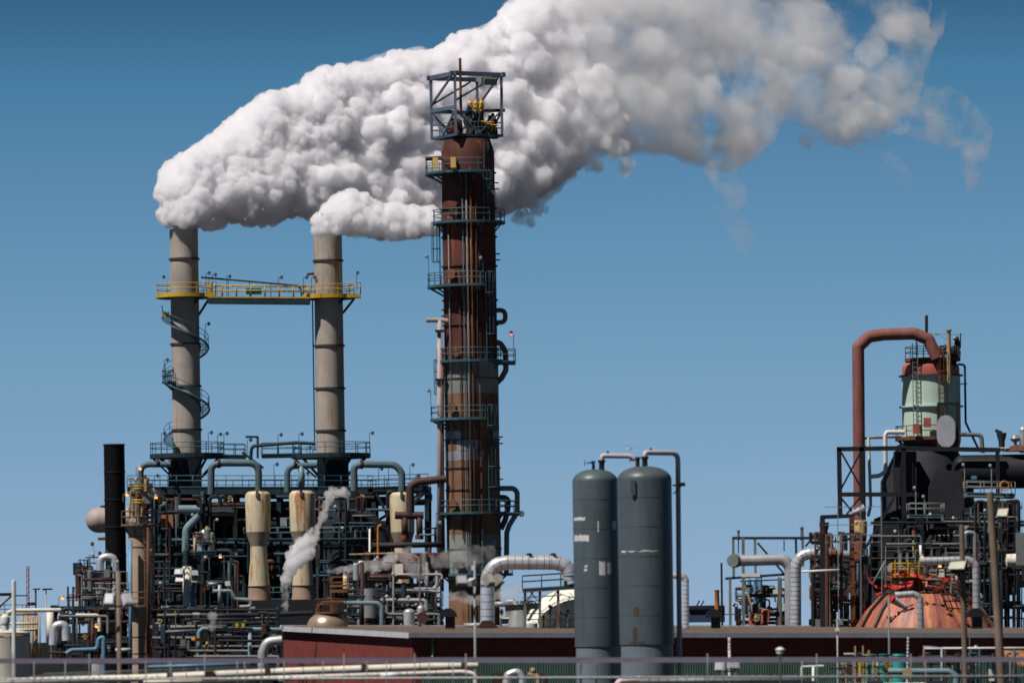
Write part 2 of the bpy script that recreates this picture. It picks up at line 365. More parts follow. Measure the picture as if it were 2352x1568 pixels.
def clutter(parent, u0, u1, v0, v1, Y, n, seed, mats, rpx=(2, 5), dY=6):
    """the pipe runs, risers, valves and boxes of a process rack, each its own part"""
    g = random.Random(seed); W = []
    for i in range(n):
        k = g.random(); u = g.uniform(u0, u1); v = g.uniform(v0, v1); y = Y+g.uniform(-dY, dY); r = g.uniform(*rpx); m = g.choice(mats)
        if k < .34:
            l = g.uniform(.15, .5)*(u1-u0); a, b = max(u0, u-l), min(u1, u+l); dv = g.choice((-1, 1))*g.uniform(10, 40)
            pts = [(a, v)] + ([(a, v)] if 0 else []) + [(b, v)]
            if g.random() < .6: pts = pts+[(b, min(v1+30, v+abs(dv)))]
            if g.random() < .3: pts = [(a, max(v0-5, v-abs(dv)))]+pts
            pipe('pipe', pts, r, y, m, parent, n=9)
        elif k < .68:
            h = g.uniform(.25, .7)*(v1-v0); a, b = max(v0, v-h), v1+20; du = g.choice((-1, 1))*g.uniform(8, 26)
            pts = [(u, b), (u, a)]
            if g.random() < .7: pts += [(min(u1, max(u0, u+du)), a)]
            if g.random() < .4: pts += [(pts[-1][0], min(v1, a+g.uniform(10, 30)))]
            pipe('pipe', pts, r, y, m, parent, n=9)
        elif k < .8: valve(P(u, v, y), g.uniform(.18, .4), parent, g.choice((DRUST, GREYS, RUSTS)), g.choice((RUSTS, YEL, BLK)))
        elif k < .88:
            c = P(u, v, y); s = g.uniform(.3, .8); MB().box(c, s, s*.5, s*1.3).build('junction_box', g.choice((GREYS, ALUD, OFFW, DTEAL)), parent)
        elif k < .95:
            c = P(u, v, y); rr = g.uniform(5, 9)*px(y); h = g.uniform(14, 30)*px(y); m_ = MB(); m_.lathe(c, [(-h, .01), (-h, rr), (h, rr)], 16); m_.dome(c+Vector((0, 0, h)), rr, rr*.5, 16, 4); m_.build('drum', m, parent)
        else:
            c = P(u, v, y); lamp(c, g.uniform(.8, 1.6), parent, GREYS, ALUD, (g.choice((-1, 1)), 0, 0), ORL if g.random() < .08 else None)
# ------------------------------------------------------------------ ground
gm = MB(); gm.v = [Vector(p) for p in ((-9000, -200, 0), (9000, -200, 0), (9000, 25000, 0), (-9000, 25000, 0))]; gm.face((0, 1, 2, 3))
g = gm.build('ground', CONC, loc=(0, 0, 0)); g['kind'] = 'structure'
# ------------------------------------------------------------------ brick building
def building():
    Y0 = 430.; c = P(943, 1480, Y0); th = R(13); ax = Vector((math.cos(th), math.sin(th), 0)); gx = Vector((-math.sin(th), math.cos(th), 0))
    c = Vector((c.x, c.y, 0)); ov = .55
    ze = P(943, 1461, Y0).z; s = 20.
    for _ in range(30): s = ((650-1176)*(Y0+s*math.cos(th))*K-c.x-.1)/-math.sin(th)
    zr = P(652, 1441, Y0+s*math.cos(th)).z-.33
    L = 62; t = thing('brick_building', c, 'long low red brick shed with gravel roof and grey fascia behind the two silos', 'building')
    zt = P(1250, 1504, Y0).z       # top of the siding strip
    # gable wall with its shallow slope, then the long wall
    m = MB(); m.prism([c, c+gx*s, c+gx*s+Vector((0, 0, zr)), c+Vector((0, 0, ze))], ax*.4)
    m.build('gable_wall', BRICK, t, uv=(gx, (0, 0, 1)))
    a = c+ax*.4; m = MB(); m.prism([a+gx*.0, a+ax*L, a+ax*L+Vector((0, 0, ze)), a+Vector((0, 0, ze))], gx*.4); m.build('long_wall', BRICK, t, uv=(ax, (0, 0, 1)))
    m = MB(); q = c-gx*.66+ax*.6
    n = 300
    for i in range(n):       # ribbed siding
        p = q+ax*(i*.2); o = len(m.v)
        for d, e in ((0, 0), (.08, 0), (.1, .04), (.18, .04), (.2, 0)):
            for z in (0, zt): m.v.append(p+ax*d-gx*e+Vector((0, 0, z)))
        for k in range(4): m.face((o+2*k, o+2*k+2, o+2*k+3, o+2*k+1))
    m.prism([q+Vector((0, 0, zt)), q+ax*(n*.2)+Vector((0, 0, zt)), q+ax*(n*.2)+gx*.66+Vector((0, 0, zt)), q+gx*.66+Vector((0, 0, zt))], (0, 0, .04)); m.build('green_siding', GREENW, t)
    # roof slabs, overhanging the front
    def slab(sg):
        e0 = c+gx*(s+sg*(s+ov))-ax*.35+Vector((0, 0, ze-(zr-ze)/s*ov)); r0 = c+gx*s-ax*.35+Vector((0, 0, zr))
        return MB().prism([e0+Vector((0, 0, .05)), r0+Vector((0, 0, .05)), r0+Vector((0, 0, .3)), e0+Vector((0, 0, .3))], ax*(L+.7))
    rf = slab(-1).build('roof', ROOFB, t)
    e0 = c-gx*(ov+.03)-ax*.4+Vector((0, 0, ze-(zr-ze)/s*ov)); r0 = c+gx*s-ax*.4+Vector((0, 0, zr))
    MB().box(e0+ax*(L/2+.4)+Vector((0, 0, .12)), L+.8, .06, .36, th).build('fascia', FASC, t)
    for b in (e0,):
        MB().beam(b+Vector((0, 0, .1)), r0+Vector((0, 0, .1)), .07, .42).build('rake_trim', paint('white_trim', (196, 196, 204), .6, var=.1), t)
    MB().beam(r0+Vector((0, 0, .33)), r0+ax*(L+.8)+Vector((0, 0, .33)), .3, .12).build('ridge_cap', paint('pale_ridge', (196, 190, 186), .7, var=.3, streak=0, scale=1.5), t)
    for u in (987, 1530):
        d = (P(u, 1480, Y0).x-c.x)/ax.x; p = c+ax*d-gx*.18
        MB().cyl(p, p+Vector((0, 0, ze-.1)), .09, n=8).build('downpipe', PIPEB, t)
    t.rotation_euler = (0, ROLL, 0)
    return c, ax, gx, ze, zr, s
BLD = building()
def roof_hood(u, v, sc, label):
    Y = 452; p = P(u, v, Y); t = thing('roof_ventilator', p, label, 'roof vent', 'black hooded roof vents'); k = px(Y)*sc
    m = MB(); m.lathe(p+Vector((0, 0, 16*k)), [(-.9, 20*k), (.9, 20*k)], 20, 'Y', 0, 180); m.lathe(p+Vector((0, 0, 16*k)), [(-.9, 20*k), (-.9, .01)], 20, 'Y', 0, 180); m.lathe(p+Vector((0, 0, 16*k)), [(.9, 20*k), (.9, .01)], 20, 'Y', 0, 180)
    m.build('hood', BLK, t); MB().box(p+Vector((4*k, 0, 4*k)), 22*k, 1.2, 30*k).build('base', BLK, t)
roof_hood(1030, 1432, 1, 'black arched roof vent below the rusty tower')
roof_hood(1640, 1432, .95, 'black arched roof vent beside the orange chimney')
roof_hood(2240, 1432, 1, 'black arched roof vent under the silver elbow, before the rust dome')
# ------------------------------------------------------------------ silos
def silo(u, r, vtop, vsh, vsk, Y, label, lean=0):
    b = base(u, vsk, Y); t = thing('silo', b, label, 'silo', 'grey pressure silos'); k = px(Y); zt, zs, zk = (P(u, x, Y).z for x in (vtop, vsh, vsk))
    prof = [(zk-.02, r*k*.9), (zk, r*k), (zs, r*k)]
    prof += [(zs+(zt-zs)*math.sin(R(a)), max(.01, r*k*math.cos(R(a))**.9)) for a in range(8, 91, 6)]
    MB().lathe(b, prof, 56).build('shell', SILO, t)
    MB().lathe(b, [(0, r*k-.07), (zk-.01, r*k-.07)], 48).build('skirt', paint('silo_skirt_paint', (112, 124, 132), .45, var=.1, streak=.25), t)
    for i in range(1, 6): z = zk+(zs-zk)*i/5.6; MB().lathe(b, [(z-.015, r*k), (z-.015, r*k+.012), (z+.015, r*k+.012), (z+.015, r*k)], 56).build('weld_seam', SILO, t)
    return t, b, k, zs, zt, zk
t1, b1, k1, zs1, zt1, zk1 = silo(1373, 52.5, 1077, 1107, 1484, 405, 'grey silo with white paint patches, set slightly behind its plainer twin')
t2, b2, k2, zs2, zt2, zk2 = silo(1486, 62.5, 1070, 1102, 1479, 385, 'grey silo in front of its twin, with brown rust stain above its skirt')
def wall_patch(t, b, r, a0, a1, z0, z1, mat, seed=0, name='paint_patch'):
    g = random.Random(seed); m = MB(); n = 14; top = []; bot = []
    for k in range(n+1):
        a = R(a0+(a1-a0)*k/n); e = Vector((math.cos(a), math.sin(a), 0))
        bot.append(b+e*r+Vector((0, 0, z0+g.uniform(-.05, .06)))); top.append(b+e*r+Vector((0, 0, z1+g.uniform(-.05, .06))))
    o = len(m.v)
    for p, q in zip(bot, top): m.v += [p, q]
    for k in range(n): m.face((o+2*k, o+2*k+2, o+2*k+3, o+2*k+1))
    return m.build(name, mat, t)
WP = paint('white_splash', (214, 214, 216), .6, var=.15, streak=.15); RS = paint('rust_stain', (72, 62, 48), .8, var=.3)
rr = 52.5*k1+.006; zz = lambda v, Y, u: P(u, v, Y).z
for i, (ua, ub, va, vb) in enumerate(((1323, 1348, 1196, 1189), (1323, 1356, 1243, 1229), (1376, 1379, 1222, 1197), (1344, 1351, 1312, 1306), (1345, 1352, 1303, 1298), (1378, 1392, 1321, 1290), (1397, 1406, 1318, 1292), (1410, 1419, 1216, 1196))):
    f = lambda u: 270+math.degrees(math.asin(max(-.995, min(.995, (u-1373)/52.5))))
    wall_patch(t1, b1, rr, f(ua), f(ub), zz(va, 405, ua), zz(vb, 405, ua), WP, i)
f = lambda u: 270+math.degrees(math.asin((u-1486)/62.5)); rr = 62.5*k2+.006
wall_patch(t2, b2, rr, f(1430), f(1514), zz(1267, 385, 1470), zz(1265, 385, 1470), WP, 9)
wall_patch(t2, b2, rr, f(1446), f(1482), zz(1478, 385, 1460), zz(1473, 385, 1460), RS, 10, 'rust_stain')
wall_patch(t2, b2, rr, f(1453), f(1463), zz(1474, 385, 1460), zz(1440, 385, 1460), RS, 11, 'rust_stain')
wall_patch(t2, b2, rr, f(1455), f(1468), zz(1415, 385, 1460), zz(1395, 385, 1460), RS, 12, 'rust_stain')
MB().box(P(1454, 1119, 383.2), 11*k2, .12, 34*k2).build('nameplate_bracket', SILO, t2)
# nozzles and valves on the domes
for t, Y, u, v in ((t1, 405, 1382, 1074), (t2, 385, 1481, 1066)):
    MB().cyl(P(u, v+8, Y), P(u, v-13, Y), 6.5*px(Y)).cyl(P(u, v-13, Y), P(u, v-18, Y), 9*px(Y)).build('nozzle', BLK, t)
o = MB().cyl(P(1363, 1083, 405), P(1363, 1063, 405), 3.6*k1).cyl(P(1363, 1062, 405), P(1363, 1058, 405), 5*k1).cyl(P(1363, 1062, 405), P(1346, 1062.5, 405), 2.6*k1, 1*k1).build('valve', BLK, t1)
MB().ring(P(1343, 1062.5, 405), 6*k1, .9*k1, 14, 'X').build('handwheel', BLK, o)
o = MB().cyl(P(1465, 1075, 385), P(1465, 1054, 385), 4.5*k2).cyl(P(1465, 1054, 385), P(1465, 1049, 385), 6*k2).cyl(P(1462, 1055, 385), P(1447, 1056, 385), 2*k2).build('valve', BLK, t2)
MB().ring(P(1447, 1056, 385), 4.5*k2, .8*k2, 12, 'X').build('handwheel', BLK, o)
PG = paint('pale_grey_pipe', (186, 180, 186), .5, var=.12, streak=.2)
for name, pts, Y, lab in (('transfer_pipe', [(1382, 1062), (1382, 1046), (1459, 1047), (1459, 1082)], 405, 'short pale grey pipe hooping over from the patched silo to its twin'),
                          ('downpipe_run', [(1481, 1054, 385), (1481, 1039, 385), (1557, 1040, 386.8), (1559, 1300, 386.8), (1562, 1620, 386.8)], 386.8, 'tall grey pipe looping off the front silo and running down its shaded flank')):
    t = thing(name, base(pts[0][0], 1480, Y), lab, 'pipe'); pipe('pipe', pts, 6, Y, PG, t, bend=3.2, n=14)
    p = P(pts[1][0]+14, pts[1][1]-8, Y); MB().cyl(p, p-Vector((0, 0, .3)), .05, n=6).ball(p, .09).build('vent_nipple', BLK, t)
    if Y == 386.8:
        m = MB(); m.beam(P(1545, 1114, 386), P(1574, 1114, 386), .2, .12); m.beam(P(1546, 1134, 386), P(1564, 1116, 386), .08); m.box(P(1565, 1110, 385.8), .5, .3, .14); m.build('pipe_support', BLK, t)
# ------------------------------------------------------------------ stacks with smoke
STY = 560.
def stack(u, v0, r, vtop, bands, mat, label):
    b = base(u, v0, STY); t = thing('exhaust_stack', b, label, 'chimney', 'pair of tall exhaust stacks'); k = px(STY); zt = P(u, vtop, STY).z
    MB().lathe(b, [(0, r*k), (zt, r*k), (zt, r*k-.12), (zt-2, r*k-.12)], 48).build('shell', mat, t)
    for v in bands:
        z = P(u, v, STY).z; MB().lathe(b, [(z-.09, r*k), (z-.09, r*k+.13), (z+.09, r*k+.13), (z+.09, r*k)], 48).build('flange_ring', BAND, t)
    return t, b, k, r*k, zt
s1, sb1, sk, sr1, szt1 = stack(425.5, 760, 32.6, 527, (595, 790, 887, 987), STACK, 'grey exhaust stack wrapped by a spiral stair, under the start of the plume')
s2, sb2, _, sr2, szt2 = stack(756, 760, 32.6, 535, (599, 794, 892, 989), STACKR, 'rust stained exhaust stack without stair, joined by the yellow walkway')
for t, b, u, r0, a0, a1, ext in ((s1, sb1, 427, 66, 0, 360, (470, 497)), (s2, sb2, 758, 60, 0, 360, (798, 829))):
    z = P(u, 678 if t is s1 else 680, STY).z; c = Vector((b.x, b.y, z))
    d = ring_deck(c, sr1+.02, r0*sk, a0, a1, [DTEAL], YEL, t, th=.3, brackets=0, name='platform')
    m = MB(); m.lathe(c, [(-.28, r0*sk+.004), (-.28, r0*sk+.05), (.12, r0*sk+.05), (.12, r0*sk+.004)], 40); m.build('toe_plate', YEL, d)
    xa, xb = P(ext[0], 680, STY).x, P(ext[1], 680, STY).x
    m = MB(); m.box(((xa+xb)/2, STY-1.2, z-.1), xb-xa, 1.6, .36); m.build('landing', YEL, d)
    rail([(xa, STY-2, z+.1), (xb, STY-2, z+.1), (xb, STY-.4, z+.1)], YEL, d, gap=.7)
    m = MB()
    for uu, ve in ((459, 421), (481, 455)):
        off = 0 if t is s1 else 332
        y = STY-1.0 if uu == 459 else STY+.2; m.beam((P(uu+off, 685, STY).x, y, z-.3), (P(ve+off, 722, STY).x, y+.3, P(425, 724, STY).z), .2)
    m.build('brace', DTEAL, d)
for (u, v) in ((364, 640),):
    lamp(P(u+20, 672, STY-2), 1.5, s1, YEL, LAMPH, (-1, 0, 0))
lamp(P(820, 672, STY-1), 1.9, s2, DTEAL, LAMPH, (.3, 0, 0)); MB().cyl(P(705, 630, STY), P(722, 628, STY), .14).build('lifting_lug', RUSTS, s2)
def spiral():
    st = MB(); tr = MB(); hr = MB(); n = 0; pitch = 140*sk; z0 = P(425, 725, STY).z; zend = P(425, 1030, STY).z; ri, ro = sr1+.04, sr1+.86
    turns = (z0-zend)/pitch; N = int(turns*46); s = thing_part = None; inner = []; outer = []; hrp = []
    for i in range(N+1):
        a = R(172+360*turns*i/N); z = z0-pitch*turns*i/N; e = Vector((math.cos(a), math.sin(a), 0)); q = Vector((-e.y, e.x, 0)); c = Vector((sb1.x, sb1.y, z))
        tr.prism([c+e*ri-q*.14, c+e*ro-q*.16, c+e*ro+q*.16, c+e*ri+q*.14], (0, 0, .06))
        inner.append(c+e*ri); outer.append(c+e*ro); hrp.append(c+e*ro+Vector((0, 0, 1.05)))
        if i % 4 == 0: hr.cyl(c+e*ro, c+e*ro+Vector((0, 0, 1.05)), .03, n=4)
    st.tube(outer, .1, 4); st.tube(inner, .07, 4); hr.tube(hrp, .035, 4); hr.tube([p-Vector((0, 0, .5)) for p in hrp], .03, 4)
    o = st.build('spiral_stair', TEAL, s1); tr.build('treads', TEAL, o); hr.build('handrail', TEAL, o)
spiral()
z = P(425, 876, STY).z; d = ring_deck(Vector((sb1.x, sb1.y, z)), sr1, 56*sk, 150, 225, TEAL, TEAL, s1, brackets=2, name='landing'); lamp(P(378, 874, STY-1), 2.0, s1)
lamp(P(473, 810, STY), 2.8, s1)
p = Vector((sb1.x-sr1-.5, sb1.y, P(425, 722, STY).z)); MB().box(p, .7, .5, .5).build('safety_gate', YEL, s1)
ladder((sb2.x-sr2, sb2.y, P(756, 1035, STY).z), P(756, 690, STY).z-P(756, 1035, STY).z, (-1, -.15, 0), DTEAL, s2, cage=False, w=.4)
# walkway between the stacks
t = thing('yellow_walkway', P(600, 690, STY-1.2), 'yellow railed walkway bridging the two smoking stacks', 'walkway')
a, b = P(478, 690, STY-1.2), P(712, 692, STY-1.2)
m = MB(); 
for dy in (-.7, .7): m.beam(a+Vector((0, dy, 0)), b+Vector((0, dy, 0)), .12, .62)
m.build('girder', DTEAL, t); MB().beam(a+Vector((0, 0, .34)), b+Vector((0, 0, .34)), 1.5, .06).build('deck', DTEAL, t)
for dy in (-.72, .72): rail([a+Vector((0, dy, .38)), b+Vector((0, dy, .38))], YEL, t, gap=1.4, r=.05)
MB().beam(a+Vector((0, -.78, .3)), b+Vector((0, -.78, .3)), .03, .14).build('kick_plate', YEL, t)
cp = D([(462, 637), (560, 645), (684, 656), (692, 666), (693, 680)], STY-.4); m = MB().tube(cp, .1, 6)
for k in (.08, .28, .5, .72, .95): q = cp[0].lerp(cp[2], k); m.cyl(q, (q.x, q.y, a.z+.3), .035, n=4)
m.build('conduit', DTEAL, t)
for u, v in ((474, 630), (488, 634), (521, 638), (640, 640), (698, 640), (716, 640)):
    q = P(u, 680, STY-.9); lamp(q, (682-v)*px(STY), t)
for u in (574, 592): MB().box(P(u, 669, STY-1.5), .75, .4, .62).build('control_box', paint('teal_box', (40, 100, 116), .5), t)
# ------------------------------------------------------------------ teal heater structure under the stacks
HS = thing('heater_structure', base(600, 1300, 556), 'dark teal steel heater structure with two railed decks under the stacks', 'process structure')
def deckline(parent, ua, va, ub, vb, Y, depth, mat=DTEAL, railmat=TEAL, th=.35, name='deck', rails=True, back=True):
    a, b = P(ua, va, Y), P(ub, vb, Y); m = MB(); dz = Vector((0, 0, -th)); dy = Vector((0, depth, 0))
    m.prism([a, b, b+dz, a+dz], dy); d = m.build(name, mat, parent)
    MB().beam(a+Vector((0, -.03, -.04)), b+Vector((0, -.03, -.04)), .05, .12).build('edge_angle', TEAL if railmat is not YEL else YEL, d)
    if rails:
        rail([a, b], railmat, d)
        if back: rail([a+dy, b+dy], railmat, d)
    return d
for c, u, r0 in ((sb1, 425, 86), (sb2, 756, 91)):
    z = P(u, 1042, STY).z; dk = ring_deck(Vector((c.x, c.y, z)), sr1+.02, r0*sk, 0, 360, DTEAL, TEAL, HS, th=.45, brackets=0, name='upper_platform')
    m = MB(); cc = Vector((c.x, c.y, z-.4))
    for a in range(20, 380, 40):
        e = Vector((math.cos(R(a)), math.sin(R(a)), 0)); m.beam(cc+e*(r0*sk-.3), cc+e*(sr1+.1)-Vector((0, 0, 1.9)), .18)
    m.build('brace', DTEAL, dk)
deckline(HS, 500, 1043, 562, 1044, 559, 3); deckline(HS, 600, 1042, 690, 1040, 559, 3)
MB().tube(D([(575, 1062), (578, 1024), (680, 1016), (722, 1018)], 558), .17, 8, .5).build('handrail_pipe', DTEAL, HS)
MB().beam(P(592, 1052, 558), P(592, 1003, 558), .22).beam(P(593, 1003, 558), P(564, 1003, 558), .22).build('davit', DTEAL, HS)
m = MB(); a, b = P(556, 1038, 559), P(604, 1074, 559)
for dy in (0, 1): m.beam(a+Vector((0, dy, 0)), b+Vector((0, dy, 0)), .12, .25)
m.build('stair_stringer', DTEAL, HS)
for u, v in ((371, 996), (479, 994), (500, 998), (515, 996), (569, 1011), (639, 999), (687, 997), (849, 995), (705, 1028)):
    lamp(P(u, 1042, 557), (1042-v)*px(557), HS)
# lower deck and mid decks
ld_ = deckline(HS, 292, 1117, 856, 1117, 553, 14, th=.75); deckline(HS, 845, 1118, 984, 1113, 553, 12, th=.5)
deckline(HS, 560, 1237, 800, 1233, 548, 3, th=.3); deckline(HS, 590, 1374, 800, 1372, 547, 3, th=.3); deckline(HS, 330, 1262, 560, 1262, 549, 4, th=.3)
for u in (312, 362, 466, 540, 640, 735, 800, 858, 900, 980):
    beam('column', P(u, 1118, 553.5), P(u+2, 1690, 553.5), .42, DTEAL, HS)
    if u > 320: beam('column', P(u+6, 1118, 566), P(u+8, 1690, 566), .42, DTEAL, HS)
for ua, va, ub, vb in ((312, 1200, 900, 1200), (312, 1300, 960, 1300), (312, 1160, 980, 1150), (330, 1345, 900, 1345), (300, 1424, 900, 1424)):
    beam('girder', P(ua, va, 554), P(ub, vb, 554), .4, DTEAL, HS); beam('girder', P(ua, va+5, 566), P(ub, vb+5, 566), .4, DTEAL, HS)
for ua, va, ub, vb in ((466, 1195, 548, 1125), (860, 1200, 978, 1125), (362, 1300, 312, 1205), (735, 1300, 800, 1205), (800, 1420, 858, 1305), (862, 1128, 898, 1198), (905, 1195, 975, 1132)):
    beam('brace', P(ua, va, 553.2), P(ub, vb, 553.2), .28, DTEAL, HS)
for u, v, h in ((326, 1117, 22), (355, 1117, 24), (385, 1117, 24), (630, 1117, 50), (700, 1117, 30), (870, 1117, 40), (893, 1117, 46), (942, 1113, 45), (955, 1113, 20)):
    lamp(P(u, v, 552.5), h*px(553), HS)
# heater casings: large dark boxes and cones below each stack
for u, w, lab in ((424, 116, 'a'), (768, 112, 'b')):
    c = base(u, 1200, 560); k = px(560); z0, z1, z2 = (P(u, v, 560).z for v in (1135, 1180, 1300))
    m = MB(); m.lathe(c, [(0, w*.62*k), (z2, w*.62*k), (z1, w*.46*k), (z0, w*.32*k), (P(u, 1056, 560).z, 34.5*k), (P(u, 1056, 560).z, 30*k)], 24); m.build('heater_casing', DARKC, HS)  # dark collar round the stack stands in for the upper deck's shade
m = MB(); m.box(P(620, 1240, 563)+Vector((0, 0, -6)), 500*px(563), 2, 18.5); m.build('heater_casing', DARKC, HS)
m = MB(); m.box(P(600, 1330, 572)+Vector((0, 0, -4)), 470*px(572), 6, 17); m.build('heater_casing', DARKC, HS)
m = MB(); m.box(P(520, 1450, 566)+Vector((0, 0, -2)), 420*px(566), 5, 9); m.build('heater_casing', DARKC, HS)
m = MB(); m.box(P(880, 1220, 572)+Vector((0, 0, -6)), 90*px(572), 5, 11); m.build('heater_casing', DARKC, HS)
c = base(786, 1200, 545); MB().lathe(c, [(0, 66*px(545)), (P(786, 1262, 545).z, 62*px(545)), (P(786, 1150, 545).z, 50*px(545)), (P(786, 1128, 545).z, 38*px(545)), (P(786, 1128, 545).z, .01)], 32).build('heater_casing', DARKC, HS)
MB().tube(D([(815, 1178), (846, 1184), (872, 1212), (884, 1262), (890, 1330)], 541), 14*px(541), 16, 1.6).build('flue_duct', DARKC, HS)
MB().tube(D([(385, 1180), (540, 1180)], 550), 17*px(550), 16).build('flue_duct', DARKC, HS)
MB().tube(D([(372, 1152), (352, 1130), (330, 1150), (328, 1230)], 550), 13*px(550), 14, 1).build('flue_duct', DRUST, HS)
MB().box(P(384, 1197, 549), .95*1.2, .5, 1.3).build('burner_box', paint('orange_tan_box', (176, 116, 86), .7, rust=.2), HS)
MB().box(P(690, 1440, 531)+Vector((0, 0, -3.6)), 240*px(531), 1.5, 12.4).build('heater_casing', DARKC, HS)
clutter(HS, 335, 570, 1140, 1420, 549, 74, 5, [DTEAL, DTEAL, BLK, DARKC, TEAL, DRUST], (2, 6), 4)
clutter(HS, 730, 862, 1142, 1372, 540.5, 46, 7, [DTEAL, BLK, DTEAL, TEAL, GREYS, DRUST], (1.6, 4.5), 1.2)
deckline(HS, 728, 1236, 852, 1234, 539.5, 2, DTEAL, TEAL, th=.25); deckline(HS, 735, 1312, 852, 1311, 539.5, 2, DTEAL, TEAL, th=.25)
clutter(HS, 612, 900, 1130, 1420, 551, 74, 6, [DTEAL, DTEAL, BLK, DARKC, TEAL, DRUST], (2, 6), 4)
# hooped vapour pipes over the decks
for i, (pts, r, mat, lab) in enumerate((
    ([(323, 1130), (323, 1066), (392, 1066)], 7, HOOP, 'grey hooped vapour pipe at the deck end nearest the black flare stack'),
    ([(485, 1135), (485, 1068), (512, 1063), (594, 1063), (594, 1130)], 8, HOOP, 'wide grey hooped pipe between the two stacks'),
    ([(660, 1130), (660, 1070), (728, 1068)], 7, HOOP, 'short grey hooped pipe entering the rust stained stack'),
    ([(813, 1130), (813, 1070), (835, 1066), (908, 1067), (923, 1085), (923, 1128)], 8, HOOP, 'long grey hooped pipe reaching toward the rusty tower'))):
    t = thing('hooped_pipe', base(pts[0][0], 1130, 551), lab, 'pipe', 'hooped pipes on the heater deck'); pipe('pipe', pts, r, 551, mat, t, bend=3)
    q = P(pts[1][0]+(18 if i else 40), pts[1][1]-4, 551); MB().cyl(q-Vector((.12, 0, 0)), q+Vector((.12, 0, 0)), r*px(551)*1.35).build('flange', DRUST, t)
t = thing('dogleg_pipe', base(427, 1300, 546), 'fat grey blue pipe bending down from a short horizontal stub', 'pipe')
pipe('pipe', [(410, 1169), (458, 1169), (462, 1178), (428, 1215), (426, 1360)], 9.5, 546, PIPEB, t, bend=2.4); pipe('pipe', [(692, 1070), (692, 1120)], 7, 551, PIPEB, t)
MB().ring(P(426, 1278, 546), 10*px(546), .1, 16).build('collar', DTEAL, t)
# ------------------------------------------------------------------ cream necked vessels
def necked():
    u, Y = 594, 536; b = base(u, 1250, Y); k = px(Y); z = lambda v: P(u, v, Y).z
    t = thing('necked_vessel', b, 'cream necked vessel with the widest rust runs, nearest the spiral stair stack', 'vessel', 'cream necked vessels')
    MB().lathe(b, [(z(1221), 28*k), (z(1140), 29.5*k), (z(1134), 28*k), (z(1128), 22*k), (z(1127), .01)], 36).build('head', CREAM, t)
    MB().lathe(b, [(z(1254), 19*k), (z(1221), 28*k)], 36).build('cone', CREAMB, t)
    MB().lathe(b, [(z(1345), 25*k), (z(1320), 23*k), (z(1285), 20*k), (z(1254), 19*k)], 36).build('neck', CREAM, t)
    MB().lathe(b, [(z(1347), 25*k), (z(1347), 27*k), (z(1345), 27*k), (z(1345), 25*k)], 36).build('flange', BAND, t)
    MB().lathe(b, [(0, 27*k), (z(1374), 27*k), (z(1366), 25.5*k), (z(1347), 25.5*k)], 36).build('skirt', PINKB, t)
    m = MB(); m.beam(Vector((b.x, Y-28*k-.05, z(1128))), Vector((b.x, Y-29.5*k-.05, z(1142))), .28, .12); m.build('lifting_lug', BAND, t)
    return t
v1 = necked()
for u, Y, lab in ((695, 536, 'cream necked vessel behind the slanting steam jet'), (816, 553, 'cream necked vessel half hidden by a dark heater casing'), (925, 547, 'cream necked vessel behind the maroon pipe tee')):
    b = base(u, 1250, Y); c = copy_tree(v1, b-Vector(v1['org'])); c['label'] = lab; LABELS.add(lab)
